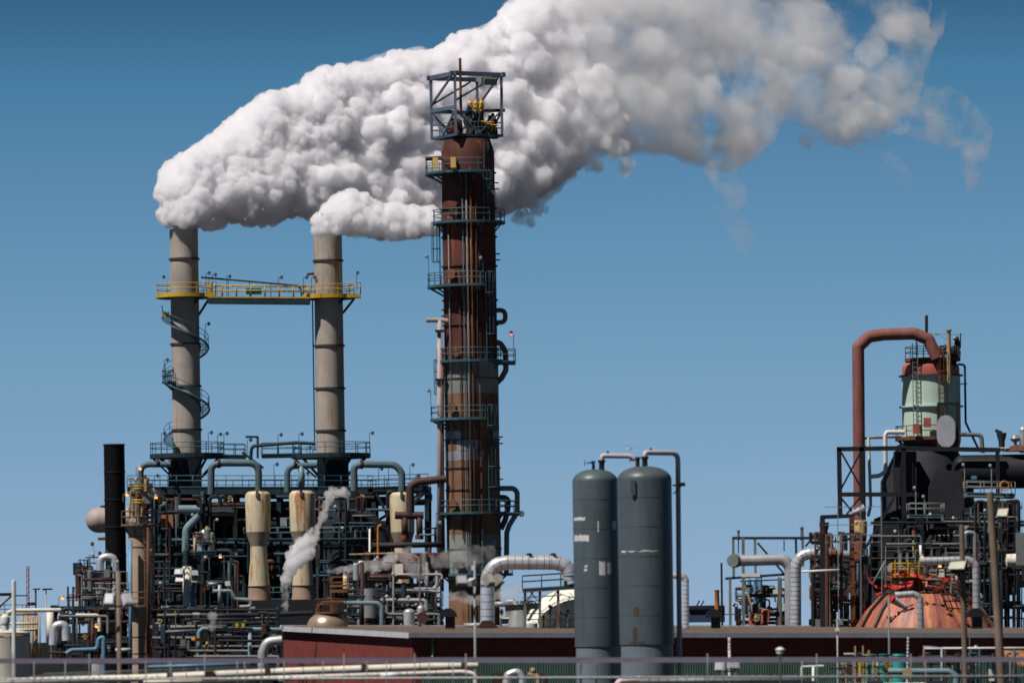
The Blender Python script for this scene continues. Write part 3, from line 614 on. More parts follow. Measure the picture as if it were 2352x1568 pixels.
# ------------------------------------------------------------------ main rusty tower
CY = 520.; ck = px(CY)
def tower():
    u0 = 1083; b = base(u0, 900, CY); t = thing('fractionating_tower', b, 'tall rusty distillation tower with caged ladders and a steel crown frame', 'tower')
    z = lambda v: P(u0, v, CY).z; r = 61*ck
    def shell(va, vb, mat, rr=r, nm='shell'):
        return MB().lathe(b, [(z(va), rr), (z(vb), rr)], 56).build(nm, mat, t)
    shell(826, 398, TOWER); shell(905, 826, TOWERG, r+.06); shell(1228, 905, TOWERB, r+.05); shell(1330, 1228, TOWERG, r+.06)
    MB().lathe(b, [(0, r*.98), (z(1330), r*.98)], 48).build('skirt', TOWERB, t)
    MB().lathe(b, [(z(398), r), (z(350), r)]+[(z(350)+(z(322)-z(350))*math.sin(R(a)), r*(1-.14*math.sin(R(a)))) for a in (20, 45, 70, 90)]+[(z(322), .01)], 48).build('top_head', TOWER, t)
    for v in (398, 480, 545, 612, 690, 747, 870, 1010, 1075, 1125, 1260): MB().lathe(b, [(z(v)-.05, r+.05), (z(v)-.05, r+.15), (z(v)+.05, r+.15), (z(v)+.05, r+.05)], 48).build('stiffener_ring', DRUST if v < 826 else BAND, t)
    def patch(ua, ub, va, vb, rr=r+.06):
        f = lambda u, v: 270+math.degrees(math.asin(max(-.99, min(.99, ((P(u, v, CY).x-b.x)/r)))))
        wall_patch(t, b, rr, f(ua, va), f(ub, vb), z(vb), z(va), PATCH, int(ua), 'cladding_patch')
    for q in ((1026, 1062, 991, 1012), (1050, 1104, 1012, 1036), (1026, 1110, 1037, 1058), (1131, 1147, 991, 1012), (1102, 1110, 1216, 1238), (1129, 1139, 1240, 1258)): patch(*q)
    # platforms
    for (v, rin, rout, a0, a1) in ((397, 61, 99, 158, 290), (510, 61, 84, 120, 420), (656, 61, 98, 158, 290), (828, 61, 80, 0, 360), (961, 61, 96, 158, 290), (1176, 61, 84, 0, 360), (1317, 61, 89, 0, 360)):
        ring_deck(Vector((b.x, b.y, z(v))), rin*ck+.1, rout*ck, a0, a1, TEAL, TEAL, t, th=.22, brackets=6)
    for v, ua, ub in ((828, 1140, 1184), (1176, 1140, 1192)):
        d = deckline(t, ua, v, ub, v, CY-1.6, 3.2, TEAL, TEAL, th=.25, name='platform_extension'); q = P(ub, v, CY-1.6); rail([q, q+Vector((0, 3.2, 0))], TEAL, d)
    # ladders alternate between right front and left
    for (ut, vb, vt, ang) in ((0, 398, 330, 308), (0, 510, 398, 306), (0, 656, 510, 186), (0, 826, 628, 308), (0, 960, 826, 190), (0, 1176, 933, 308), (0, 1317, 1176, 186)):
        e = Vector((math.cos(R(ang)), math.sin(R(ang)), 0)); foot = Vector((b.x, b.y, z(vb)))+e*(r+.08); ladder(foot, z(vt)-z(vb), e, TEAL, t)
    # manways
    for u, v, mt in ((1047, 494, DRUST), (1043, 635, RUSTS), (1051, 818, RUSTS), (1045, 941, RUSTS), (1048, 1163, RUSTS), (1060, 1300, OXPIPE)):
        dx = (P(u, v, CY).x-b.x)/r; a = R(270)+math.asin(dx); e = Vector((math.cos(a), math.sin(a), 0)); c = Vector((b.x, b.y, z(v)+.12))
        o = MB().cyl(c+e*(r-.05), c+e*(r+.35), .36, n=18).build('manway', mt, t); MB().cyl(c+e*(r+.35), c+e*(r+.45), .47, n=18).build('cover', mt, o)
    # risers and conduits on the face
    for ang, va, vb, rr, mt in ((258, 1430, 420, .05, TEAL), (266, 1430, 400, .09, GREYS), (274, 1430, 390, .1, RUSTS), (284, 1300, 420, .07, DRUST), (249, 1240, 620, .06, DRUST), (225, 1240, 500, .05, GREYS)):
        e = Vector((math.cos(R(ang)), math.sin(R(ang)), 0)); p = Vector((b.x, b.y, 0))+e*(r+.22); MB().cyl(p+Vector((0, 0, z(va))), p+Vector((0, 0, z(vb))), rr, n=6).build('conduit', mt, t)
    RP = paint('riser_pipe', (168, 152, 150), .6, var=.2, streak=.4)
    pipe('riser_pipe', [(1010, 735), (1010, 1320)], 6.2, CY-1.2, RP, t); pipe('riser_pipe', [(1017, 800), (1018, 1320)], 3, CY-1.4, DRUST, t)
    pipe('riser_pipe', [(979, 735), (1007, 735), (1030, 737)], 5.5, CY-1.2, RP, t)
    for v in (760, 872, 1102): MB().box(P(1012, v, CY-1.5), 1., .3, .22).build('pipe_clamp', BLK, t)
    LP = paint('loop_pipe', (112, 104, 102), .6, var=.25, rust=.15)
    pipe('loop_pipe', [(1128, 713), (1160, 712), (1161, 740), (1128, 741)], 5.5, CY, LP, t, bend=2.2); pipe('loop_pipe', [(1128, 784), (1150, 788), (1161, 808), (1162, 850), (1152, 868), (1135, 885)], 6.5, CY, LP, t, bend=2.2)
    pipe('loop_pipe', [(1140, 1121), (1180, 1121), (1188, 1130), (1188, 1176), (1170, 1205), (1164, 1222), (1163, 1320)], 6, CY, PIPEB, t, bend=2); pipe('loop_pipe', [(1140, 1142), (1168, 1142), (1166, 1170), (1160, 1195), (1150, 1215)], 6.5, CY+.8, LP, t, bend=2)
    MB().lathe(P(1198, 1179, CY-1), [(-.02, .01), (-.02, .28), (.5, .28)], 16, 'Y').build('blind_flange', GALV, t)
    for i, (u, v) in enumerate(((1140, 420), (1140, 434), (1143, 583), (1143, 597), (1147, 715), (1019, 712), (1019, 726), (1150, 1003), (1150, 1018), (1150, 1100))):
        c = P(u, v, CY); MB().box(c, .45, .2, .12).build('clip', DRUST, t)
    # upper vapour outlet and yellow boxes
    o = MB().lathe(P(1035, 372, CY-2.2), [(-.5, .01), (-.5, 15*ck), (1.2, 16*ck)], 24, 'Y').build('vapour_outlet', paint('dusty_red', (126, 72, 58), .75, rust=.25), t)
    MB().box(P(1034, 386, CY-2.3), 32*ck, 1.2, 30*ck).build('outlet_box', TOWER, t)
    for u, v in ((1000, 374), (1041, 373)): MB().box(P(u, v, CY-3.9), .46, .3, .95).build('instrument_box', paint('pale_yellow_box', (222, 186, 110), .6, var=.1), t)
    MB().cyl(P(977, 365, CY-2), P(1018, 363, CY-2), .2).build('vent_pipe', DRUST, t)
    for p, h, hd in ((P(1180, 826, CY-1.5), 2.4, REDL), (P(985, 650, CY-1.5), 2.4, None), (P(990, 955, CY-1.5), 2.3, None), (P(1140, 508, CY-2.5), 2.6, None), (P(1110, 654, CY-3), 2.4, None)):
        lamp(p, h, t, TEAL, LAMPH if hd else GALV, (-.6, 0, 0), hd)
    # crown frame: a square box of posts turned about 28 degrees
    th = R(28); side = 120*ck; ex = Vector((math.cos(th), math.sin(th), 0)); ey = Vector((-math.sin(th), math.cos(th), 0)); c0 = P(1047, 320, CY-2.6); c0 = Vector((c0.x, c0.y, 0))
    cs = [c0, c0+ex*side, c0+ex*side+ey*side, c0+ey*side]; zb, zm, zt = P(1072, 317, CY).z, P(1072, 251, CY).z, P(1072, 172, CY).z
    FR = paint('crown_frame_steel', (92, 106, 126), .6, var=.3, rust=.08); Z = Vector((0, 0, 1))
    cf = MB().prism([p+Z*zb for p in cs], (0, 0, .25)).build('crown_frame', TEAL, t)
    for i in range(4):
        p, q = cs[i], cs[(i+1) % 4]; beam('post', p+Z*zb, p+Z*zt, .27, FR, cf); beam('roof_beam', p+Z*(zt-.1)-(q-p).normalized()*.5, q+Z*(zt-.1)+(q-p).normalized()*.4, .28, FR, cf, .4)
        if i in (2, 3): beam('mid_beam', p+Z*zm, q+Z*zm, .24, FR, cf, .34)
        mid = (p+q)/2
        for s_, e_ in ((p, q), (q, p)):
            beam('brace', s_+Z*(zm+.18*(zt-zm)), s_.lerp(e_, .85)+Z*(zt-.35), .17, FR, cf) if (i in (0, 3) and s_ is p) or (i in (1, 2) and s_ is q) else None
            beam('brace', s_+Z*(zm-.2), s_.lerp(e_, .5)+Z*(zb+.3), .15, FR, cf)
        rail([p+Z*(zb+.25), q+Z*(zb+.25)], TEAL, cf)
    p = c0+ex*side*.3+ey*side*.35; MB().cyl(p+Z*(zm-.3), p+Z*P(1060, 135, CY).z, .13).build('mast', RUSTS, cf)
    MB().box(P(1118, 184, CY-.5), 34*ck, 1.6, 15*ck, R(28), R(18)).build('hoist_cover', GREYS, cf)
    VB = paint('dark_valve_body', (52, 46, 44), .7, var=.4, rust=.3); VY = paint('golden_valve', (196, 150, 44), .5, var=.2, rust=.12)
    for i, (u, mt) in enumerate(((1080, paint('pale_orange_valve', (214, 150, 110), .6)), (1093, VY), (1106, VY))):
        y = CY-.6; o = MB().lathe(P(u, 256, y), [(0, .17), (.3, .17), (.32, .26), (.5, .26), (.52, .2), (.75, .24), (.95, .12), (1.1, .06), (1.5, .03)], 14).build('relief_valve', mt, cf)
        MB().cyl(P(u, 256, y), P(u, 300, y), .22).cyl(P(u-2, 282, y), P(u+4, 282, y), .4).build('valve_body', VB, o)
    m = MB()
    for i, (u, v) in enumerate(((1098, 279), (1107, 279), (1115, 281), (1122, 285), (1131, 287), (1138, 288), (1128, 281))): m.ring(P(u, v, CY-1), .26, .06, 12, 'Z'); m.cyl(P(u, v, CY-1), P(u, v+12, CY-1), .07, n=6)
    m.build('yellow_handwheels', VY, cf)
    g_ = random.Random(4)
    for i in range(16):
        u = g_.uniform(1060, 1142); v = g_.uniform(272, 314); MB().lathe(P(u, v, CY+g_.uniform(-1, 1)), [(-.5, .3), (-.3, .36), (.1, .3), (.4, .16), (.6, .16)], 10).build('valve_body', VB, cf)
    MB().tube(D([(1039, 314), (1038, 282), (1052, 280), (1054, 312)], CY-.5), .42, 10, .4).build('vent_elbow', TOWER, cf); MB().cyl(P(1067, 255, CY-.8), P(1084, 251, CY-.8), .18).build('blue_pipe', BLUE, cf)
    MB().cyl(P(1100, 254, CY), P(1160, 254, CY), .16).build('trolley_beam', BLK, cf)
tower()

t = thing('dark_backing_block', base(360, 1500, 545), 'long dark low backing block added behind the low pipe racks', 'building'); MB().box(P(338, 1500, 545)+Vector((0, 0, -4.5)), 570*px(545), 6, 11.4).build('wall', paint('dark_block', (44, 46, 48), .8, var=.4), t)  # dark backing added to close the bright sky gaps between the racks
for u in (140, 230, 330, 420, 520): MB().box(P(u, 1455, 541.9), 1.6, .1, 1.2).build('louvre', BLK, t)
# ------------------------------------------------------------------ left side of the plant
def vessel(name, u, Y, prof, mat, label, cat, group=None, uref=1350, n=36, part='shell'):
    b = base(u, uref, Y); t = thing(name, b, label, cat, group); k = px(Y)
    MB().lathe(b, [(0 if v is None else P(u, v, Y).z, max(.01, r*k)) for v, r in prof], n).build(part, mat, t); return t, b, k
t, b, k = vessel('flare_stack', 264, 500, [(None, 24), (1020, 24), (1020, 21), (1060, 21)], paint('black_stack_paint', (10, 11, 15), .8, var=.4, streak=.2, spec=.15), 'short black stack left of the teal decks', 'chimney', uref=1150)
for v in (1021, 1084, 1147, 1210, 1275): MB().lathe(b, [(P(264, v, 500).z-.06, 24*k), (P(264, v, 500).z-.06, 25.3*k), (P(264, v, 500).z+.06, 25.3*k), (P(264, v, 500).z+.06, 24*k)], 32).build('flange_ring', BLK, t)
t = thing('horizontal_drum', base(235, 1193, 512), 'pale horizontal drum with domed end poking out behind the black stack', 'drum'); c = P(225, 1194, 512); r = 29*px(512)
m = MB(); m.lathe(c, [(0, r), (4, r)], 28, 'X'); m.dome(c, r, r*.95, 28, 8, 'X', -1); m.build('shell', paint('drum_paint', (176, 160, 158), .6, var=.15, rust=.06), t)
MB().beam(P(226, 1237, 510), P(262, 1236, 510), 1.2, .25).build('saddle', RUSTS, t); MB().cyl(P(238, 1166, 512), P(238, 1160, 512), .3).build('nozzle', DRUST, t)
for u in (250, 281): MB().box(P(u, 1213, 507), .55, .5, .35).build('orange_bracket', ORANGE, t)
# beige column with two platforms
t, b, k = vessel('beige_column', 322, 470, [(None, 25), (1205, 25), (1192, 22), (1183, 10), (1180, 1)], BEIGE, 'beige insulated column with platforms, nearest the wooden pole', 'column', uref=1350)
for v in (1232, 1256, 1385, 1462, 1500): MB().lathe(b, [(P(322, v, 470).z-.04, 25*k), (P(322, v, 470).z-.04, 25.7*k), (P(322, v, 470).z+.04, 25.7*k), (P(322, v, 470).z+.04, 25*k)], 32).build('seam_band', BAND, t)
ring_deck(Vector((b.x, b.y, P(322, 1203, 470).z)), 25*k, 42*k, 0, 360, paint('weathered_deck', (108, 98, 88), .8, var=.3, rust=.2), paint('brown_rail', (120, 100, 84), .7, rust=.2), t)
ring_deck(Vector((b.x, b.y, P(322, 1389, 470).z)), 25*k, 46*k, 0, 360, MATS['weathered_deck'], MATS['brown_rail'], t)
ring_deck(Vector((b.x, b.y, P(322, 1128, 470).z)), 4*k, 25*k, 0, 360, MATS['weathered_deck'], MATS['brown_rail'], t)
for a in (30, 150, 270): e = Vector((math.cos(R(a)), math.sin(R(a)), 0)); beam('post', b+e*22*k+Vector((0, 0, P(322, 1200, 470).z)), b+e*22*k+Vector((0, 0, P(322, 1128, 470).z)), .14, MATS['brown_rail'], t)
clutter(t, 300, 346, 1112, 1196, 470, 26, 8, [TANP, RUSTS, GREYS, MATS['brown_rail'], BEIGE], (1.2, 4), 1.5)
for v, a in ((1116, 250), (1148, 300)): MB().ring(P(318, v, 468), .5, .07, 16, 'Z').ring(P(318, v+6, 468), .5, .07, 16, 'Z').build('yellow_gate', YEL, t)
e = Vector((.6, -.8, 0)); ladder(b+e*25*k+Vector((0, 0, P(322, 1389, 470).z)), P(322, 1205, 470).z-P(322, 1389, 470).z, e, MATS['brown_rail'], t)
pipe('downcomer', [(300, 1240), (300, 1560)], 4, 468.5, BLUE, t); pipe('downcomer', [(352, 1120), (352, 1400)], 3, 470, PIPEB, t); pipe('downcomer', [(340, 1210), (340, 1500)], 3.5, 468.4, RUSTS, t)
# silver vessel and silver duct hoop
t, b, k = vessel('grey_vessel', 226, 486, [(None, 21), (1392, 21), (1390, 19.5), (1318, 19.5), (1312, 12), (1310, 1)], paint('grey_insulation', (166, 160, 164), .6, var=.12, streak=.3), 'grey insulated vessel under a silver hoop duct, left of the wooden pole', 'vessel')
ring_deck(Vector((b.x, b.y, P(226, 1308, 486).z)), 2*k, 30*k, 90, 300, DTEAL, DRUST, t); ring_deck(Vector((b.x, b.y, P(226, 1394, 486).z)), 20*k, 34*k, 90, 330, DTEAL, DRUST, t)
ladder(b+Vector((-19.5*k, 0, P(226, 1392, 486).z)), 4, (-1, 0, 0), DRUST, t)
pipe('hoop_duct', [(230, 1312), (230, 1278), (264, 1278), (264, 1360)], 9, 485, ALU, t, bend=1.9, n=18)
clutter(t, 178, 212, 1300, 1392, 486, 22, 12, [DTEAL, DRUST, GREYS, BLK], (1, 3), 2)
# lit left rack
LR = thing('pipe_rack', base(180, 1440, 478), 'crowded low pipe rack with tan and silver lines left of the beige column', 'pipe rack')
for u in (140, 205, 268, 300): beam('column', P(u, 1392, 478), P(u+2, 1740, 478), .3, DTEAL, LR)
for v in (1396, 1428, 1470): beam('girder', P(118, v, 478), P(305, v-1, 478), .35, DTEAL, LR)
clutter(LR, 112, 300, 1398, 1500, 477, 60, 21, [DTEAL, BLK, OFFW, GREYS, DRUST, BLK, DTEAL, DRUST, DARKC], (1.5, 5), 5)
clutter(LR, 190, 300, 1310, 1395, 480, 30, 22, [DTEAL, BLK, DRUST, GREYS], (1.2, 3.5), 3)
for u, v in ((140, 1373), (218, 1438), (307, 1401), (305, 1506), (288, 1136), (355, 1142), (318, 1076)): lamp(P(u-5, v+16, 470), .62, LR, GREYS, ALUD, (1, 0, 0), ORL)
deckline(LR, 160, 1394, 300, 1393, 478, 3, DTEAL, DRUST)
t = thing('silver_elbow', base(134, 1440, 470), 'round silver elbow catching the sun above the low rack', 'pipe'); pipe('elbow', [(122, 1480), (124, 1436), (150, 1432), (152, 1470)], 10, 470, ALU, t, bend=1.8, n=18)
pipe('cream_riser', [(115, 1405), (115, 1475)], 8, 472, OFFW, t)
t = thing('tan_pipe_bundle', base(66, 1440, 460), 'tan upright pipe bundle right of the white pole', 'pipe bundle')
for i in range(9): g_ = random.Random(i); uu = 46+i*5.6; pipe('pipe', [(uu, 1400+g_.uniform(0, 25)), (uu+g_.uniform(-2, 2), 1520)], g_.uniform(1.6, 3.2), 460+g_.uniform(-1, 1), TANP, t, n=8)
for v in (1410, 1432, 1446): pipe('pipe', [(0, v), (86, v-1)], 3, 458.5, OFFW if v > 1415 else TANP, t)
for i, (pts, r, mat, lab) in enumerate((([(18, 1407), (30, 1401), (140, 1400)], 4.5, OFFW, 'cream horizontal pipe crossing behind the white pole'), ([(152, 1500), (165, 1492), (224, 1490), (226, 1466), (238, 1462), (239, 1600)], 5, BLUE, 'bright blue pipe with a small hoop near the left tank'), ([(265, 1492), (300, 1491)], 4, paint('pale_blue_pipe', (190, 208, 214), .5), 'short pale pipe beside the blue hoop'))):
    t = thing('process_pipe', base(pts[0][0], 1480, 440), lab, 'pipe'); pipe('pipe', pts, r, 440, mat, t, bend=2.2)
    if i == 1: MB().lathe(P(175, 1503, 441), [(0, .01), (0, .25), (.3, .5), (.34, .6), (.34, .01)], 14).build('funnel', OFFW, t)
# white tank at the frame edge, with domed vent
t, b, k = vessel('storage_tank', 18, 372, [(None, 50), (1455, 50), (1452, 51), (1445, 20), (1444, 1)], paint('tank_cream', (222, 214, 200), .55, var=.08, streak=.35, rust=.08), 'cream storage tank with a domed roof vent at the photo edge', 'tank', uref=1500)
c = P(12, 1446, 368); m = MB(); m.cyl(c, c+Vector((0, 0, .4)), .25); m.lathe(c+Vector((0, 0, .35)), [(0, .2), (.05, .3), (.25, .33), (.5, .3), (.66, .15), (.7, .01)], 18); m.build('roof_vent', WHITE, t)
pipe('overflow_pipe', [(8, 1462), (22, 1462), (23, 1480)], 2, 365.8, TANP, t); MB().ring(Vector((b.x, b.y, P(18, 1459, 372).z)), 50*k, .06, 36).build('rim', PINKB, t)
t = thing('white_pole', base(33, 1500, 330), 'plain white pole standing before the cream tank', 'pole'); MB().cyl(P(31.5, 1333, 330), P(35, 1900, 330), 5*px(330), 5.4*px(330), 14).build('shaft', WHITE, t); MB().dome(P(31.5, 1333, 330), 5*px(330), .04, 14, 3).build('cap', WHITE, t)
t = thing('lattice_mast', base(65, 1340, 700), 'thin red lattice mast far off beyond the white pole', 'mast'); a, b_ = P(66, 1650, 700), P(64, 1299, 700); m = MB()
for dx, dy in ((-.16, -.1), (.16, -.1), (0, .16)): m.beam(a+Vector((dx, dy, 0)), b_+Vector((dx, dy, 0)), .07)
for i in range(26): p, q = a.lerp(b_, i/26), a.lerp(b_, (i+1)/26); m.beam(p+Vector((-.16, -.1, 0)), q+Vector((.16, -.1, 0)), .05); m.beam(p+Vector((.16, -.1, 0)), q+Vector((0, .16, 0)), .05)
m.build('lattice', paint('mast_red', (150, 74, 84), .6), t); MB().box(P(72, 1386, 700), 1, .4, .4).build('bracket', DRUST, t)
for u, lab in ((82, 'distant lamp mast with a single flat head beside the red mast'), (106, 'distant lamp mast with a double head beyond the red mast')):
    t = thing('lamp_mast', base(u, 1380, 720), lab, 'lamp'); MB().cyl(P(u, 1650, 720), P(u, 1354, 720), .12 if u < 90 else .07, n=8).build('pole', DTEAL if u < 90 else GALV, t); m = MB(); m.box(P(u+2, 1352, 720), .9, .5, .18)
    if u > 90: m.box(P(u-4, 1353, 720), .5, .5, .18); m.box(P(u+10, 1352, 720), .5, .5, .18)
    m.build('lamp_head', DTEAL, t)
t = thing('pipe_bridge', base(10, 1370, 640), 'dark beam bridge on a slanted rusty leg at the photo edge', 'pipe bridge'); beam('beam', P(-40, 1365, 640), P(29, 1364, 640), .34, BLK, t); beam('beam', P(29, 1367, 640), P(64, 1367, 640), .14, DTEAL, t); beam('leg', P(28, 1366, 640), P(-10, 1402, 640), .2, RUSTS, t)
rail([P(-30, 1410, 640), P(60, 1410, 640)], DTEAL, t, gap=2)
FRK = thing('hose_reel_frame', base(185, 1360, 500), 'small dark railed access stand left of the grey vessel', 'access stand')
for u in (156, 168, 176, 205): beam('post', P(u, 1346, 500), P(u+2, 1700, 500), .16, DTEAL, FRK)
beam('beam', P(152, 1372, 500), P(210, 1368, 500), .18, DRUST, FRK); pipe('hoop_rail', [(168, 1375), (170, 1350), (180, 1345), (206, 1345)], 1.3, 500, DTEAL, FRK); pipe('hoop_rail', [(172, 1358), (206, 1358)], 1.2, 500, DTEAL, FRK); lamp(P(192, 1372, 500), .6, FRK); MB().box(P(178, 1386, 499), .4, .3, .5).build('white_box', WHITE, FRK)
for u, v, h in ((216, 1247, 50), (249, 1266, 40), (182, 1303, 44), (233, 1269, 40)): lamp(P(u, v+h, 490), h*px(490)*.95, FRK, DTEAL, LAMPH, (-.4, 0, 0), r=.015)
t = thing('wooden_pole', base(274, 1450, 320), 'leaning wooden pole carrying two white floodlights, left of the beige column', 'utility pole'); MB().cyl(P(271, 1311, 320), P(281, 1960, 320), 5.2*px(320), 6*px(320), 12).build('shaft', WOOD, t)
def flood(p, w, h, d, rz, rx, mat, parent, name='floodlight'):
    o = MB().box(p, w, d, h, rz, rx).build(name, mat, parent); M = Matrix.Rotation(rz, 3, 'Z') @ Matrix.Rotation(rx, 3, 'X')
    MB().box(Vector(p)+M @ Vector((0, -d/2-.012, 0)), w*.86, .02, h*.82, rz, rx).build('lens', paint('flood_lens', (190, 190, 200), .3, var=.05, streak=0), o)
    MB().beam(Vector(p)+M @ Vector((0, d/2, -h*.3)), Vector(p)+Vector((0, d*.4+.05, -h*.62)), .05).build('yoke', BLK, o); return o
k = px(319); WF = paint('white_flood', (196, 196, 206), .5, var=.05, streak=0)
flood(P(252, 1376, 319), 21*k, 25*k, .3, R(-14), R(-24), WF, t); flood(P(292, 1376, 319), 21*k, 27*k, .3, R(30), R(-30), WF, t)
MB().beam(P(236, 1393, 319.4), P(312, 1390, 319.4), .1).build('crossarm', BLK, t); MB().ball(P(262, 1365, 318.7), .09).build('glass_globe', ALU, t)
# middle low rack, between beige column and brick gable
MR = thing('pipe_rack', base(480, 1440, 470), 'crowded low pipe rack in front of the heater casing, left of the brick gable', 'pipe rack')
for u in (372, 470, 560, 640): beam('column', P(u, 1405, 471), P(u+2, 1740, 471), .3, DTEAL, MR)
for pts, r, y, m_ in (([(360, 1415), (560, 1412), (718, 1407)], 5.5, 466, DARKC), ([(362, 1412), (500, 1410)], 3, 465, paint('grey_lagging', (128, 122, 118), .7, var=.2)), ([(345, 1440), (520, 1438)], 4.5, 467, MATS['grey_lagging']), ([(456, 1600), (457, 1450), (466, 1443), (648, 1445)], 5, 464, PIPEB), ([(574, 1446), (574, 1600)], 4.5, 463, PIPEB), ([(380, 1450), (452, 1447)], 3, 464, GREYS), ([(476, 1450), (474, 1560)], 4, 463.5, TANP), ([(440, 1468), (470, 1468)], 4, 463.5, ORANGE), ([(430, 1300), (430, 1600)], 10, 474, OFFW), ([(443, 1345), (443, 1560)], 6, 473.5, BLUE), ([(362, 1396), (398, 1393)], 4, 470, GALV)):
    pipe('pipe', pts, r, y, m_, MR, bend=2)
for pts in ([(478, 1340), (500, 1341)], [(504, 1342), (505, 1392)], [(490, 1357), (530, 1356), (540, 1375), (575, 1377), (577, 1392), (550, 1393)]): pipe('pipe', pts, 4.4, 470, GALV, MR, bend=1.6)
MB().box(P(523, 1339, 470), .42, .3, .38).build('white_box', WHITE, MR)
clutter(MR, 350, 640, 1396, 1508, 468, 84, 31, [DTEAL, BLK, DTEAL, GREYS, DARKC, BLK, DARKC, DRUST, PIPEB, GREYS], (1.5, 4.5), 6)
clutter(MR, 350, 560, 1290, 1400, 520, 40, 32, [DTEAL, BLK, DTEAL, DARKC, DRUST], (1.5, 5), 6)
for u in (546, 560): MB().cyl(P(u, 1440, 462), P(u, 1430, 462), .16).build('yellow_cap', YEL, MR)
t = thing('silver_hoop_column', base(465, 1300, 525), 'silver hooped duct with a yellow tip above a small railed platform', 'duct')
pipe('hoop_duct', [(462, 1330), (461, 1226), (478, 1220), (486, 1240)], 8, 525, ALU, t, bend=1.5, n=16); MB().cyl(P(477, 1222, 525), P(477, 1208, 525), .2).build('yellow_tip', YEL, t); pipe('riser', [(457, 1265), (460, 1335)], 5.5, 524.5, GALV, t)
deckline(t, 426, 1266, 494, 1263, 523, 2.5, DTEAL, DTEAL); clutter(t, 440, 492, 1222, 1262, 524, 14, 77, [TANP, GREYS, DRUST], (1.2, 3), 1)
t = thing('floodlight_cluster', base(428, 1320, 500), 'cluster of grey floodlight boxes on a post before the dark casing', 'floodlights'); MB().cyl(P(434, 1900, 500), P(432, 1312, 500), .16).build('post', DTEAL, t)
for i, (u, v, rz) in enumerate(((412, 1314, -20), (424, 1312, 10), (444, 1317, 25), (414, 1331, -15), (440, 1333, 15))): flood(P(u, v, 499), .8, .55, .4, R(rz), R(-25), GREYS, t)
beam('crossarm', P(404, 1324, 499.4), P(452, 1324, 499.4), .1, BLK, t)
t = thing('silver_wall_duct', base(610, 1500, 425), 'fat silver duct elbow entering the end of the brick gable', 'duct'); pipe('duct', [(603, 1560), (603, 1500), (612, 1473), (648, 1469)], 11, 425, ALUD, t, bend=3, n=20); MB().ring(P(603, 1510, 425), 11.5*px(425), .03, 20).build('joint_ring', SEAM, t)
# ------------------------------------------------------------------ centre: maroon piping, rusty stand, silver lines
t = thing('maroon_pipe_tee', base(940, 1180, 508), 'maroon overhead pipe dropping to a two legged tee beside the rusty tower', 'pipe')
pipe('overhead_pipe', [(1024, 1099), (960, 1106), (942, 1116), (942, 1184)], 9, 508, OXPIPE, t, bend=2.4, n=16); pipe('tee_header', [(907, 1183), (973, 1183)], 8.5, 508, OXPIPE, t, n=16)
for u in (929, 963):
    pipe('drop_leg', [(u, 1184), (u+1, 1232)], 7.5, 508, OXPIPE, t); MB().cyl(P(u, 1228, 508), P(u, 1238, 508), 10*px(508)).build('flange', RUSTS, t)
m = MB(); m.cyl(P(963, 1228, 507.5), P(998, 1227, 507.5), .09).build('valve_stem', GREYS, t); MB().ring(P(1000, 1227, 507.5), .55, .14, 16, 'X').build('handwheel', DRUST, t)
for u in (958, 992): MB().beam(P(u, 1135, 507.5), P(u, 1150, 507.5), .08).build('rail_post', BLK, t)
for v in (1134, 1149): MB().beam(P(955, v, 507.5), P(992, v, 507.5), .09).build('rail_bar', BLK, t)
t = thing('dark_header', base(930, 1250, 506), 'long dark horizontal header pipe below the maroon tee', 'pipe'); pipe('header', [(854, 1252), (1015, 1250)], 6.5, 506, paint('dark_header_paint', (46, 36, 40), .7, rust=.2), t)
for u in (868, 930, 985): pipe('drop_leg', [(u, 1252), (u, 1300)], 4.5, 506, DRUST, t)
MB().beam(P(972, 1214, 505), P(1005, 1212, 505), .12).build('lamp_arm', BLK, t); lamp(P(1003, 1214, 505), .5, t, GREYS, GALV)
t = thing('orange_pipe', base(864, 1230, 503), 'thin orange pipe with a bent tip before the dark casing', 'pipe'); pipe('pipe', [(876, 1204), (868, 1210), (870, 1500)], 2.4, 503, ORANGE, t, bend=1)
t = thing('pale_riser', base(848, 1250, 503), 'thin pale riser pipe left of the orange pipe', 'pipe'); pipe('pipe', [(849, 1214), (849, 1500)], 2, 503, OFFW, t)
t = thing('rusty_stand', base(830, 1350, 496), 'rusty beam platform on legs with rails, before the cream vessels', 'platform'); RB = paint('rusty_beam', (128, 92, 58), .85, var=.45, rust=.4)
deckline(t, 757, 1352, 905, 1349, 496, 6, RB, RUSTS, th=.12); beam('beam', P(757, 1345, 495.8), P(905, 1342, 495.8), .2, RB, t); beam('beam', P(757, 1357, 495.8), P(905, 1354, 495.8), .26, RB, t)
for u in (762, 838, 852, 900): beam('leg', P(u, 1353, 496.2), P(u, 1700, 496.2), .3, RB, t)
beam('brace', P(852, 1345, 495.6), P(915, 1405, 495.6), .3, BLK, t); MB().box(P(852, 1369, 497), 1.9, 1, .8).build('gusset', RB, t)
for u in (797, 820): MB().cyl(P(u, 1352, 498), P(u, 1318, 498), .35).build('cream_pot', CREAM, t)
MB().box(P(910, 1362, 494), 3.6, 1.6, 1.3).build('rust_box', RB, t); deckline(t, 905, 1342, 1012, 1336, 495, 4, RB, RUSTS, th=.3)
t = thing('silver_line', base(930, 1358, 490), 'silver insulated line running under the rusty box to the tower foot', 'pipe'); pipe('pipe', [(862, 1358), (995, 1355), (1004, 1342), (1004, 1310)], 5.5, 490, ALUD, t, bend=2)
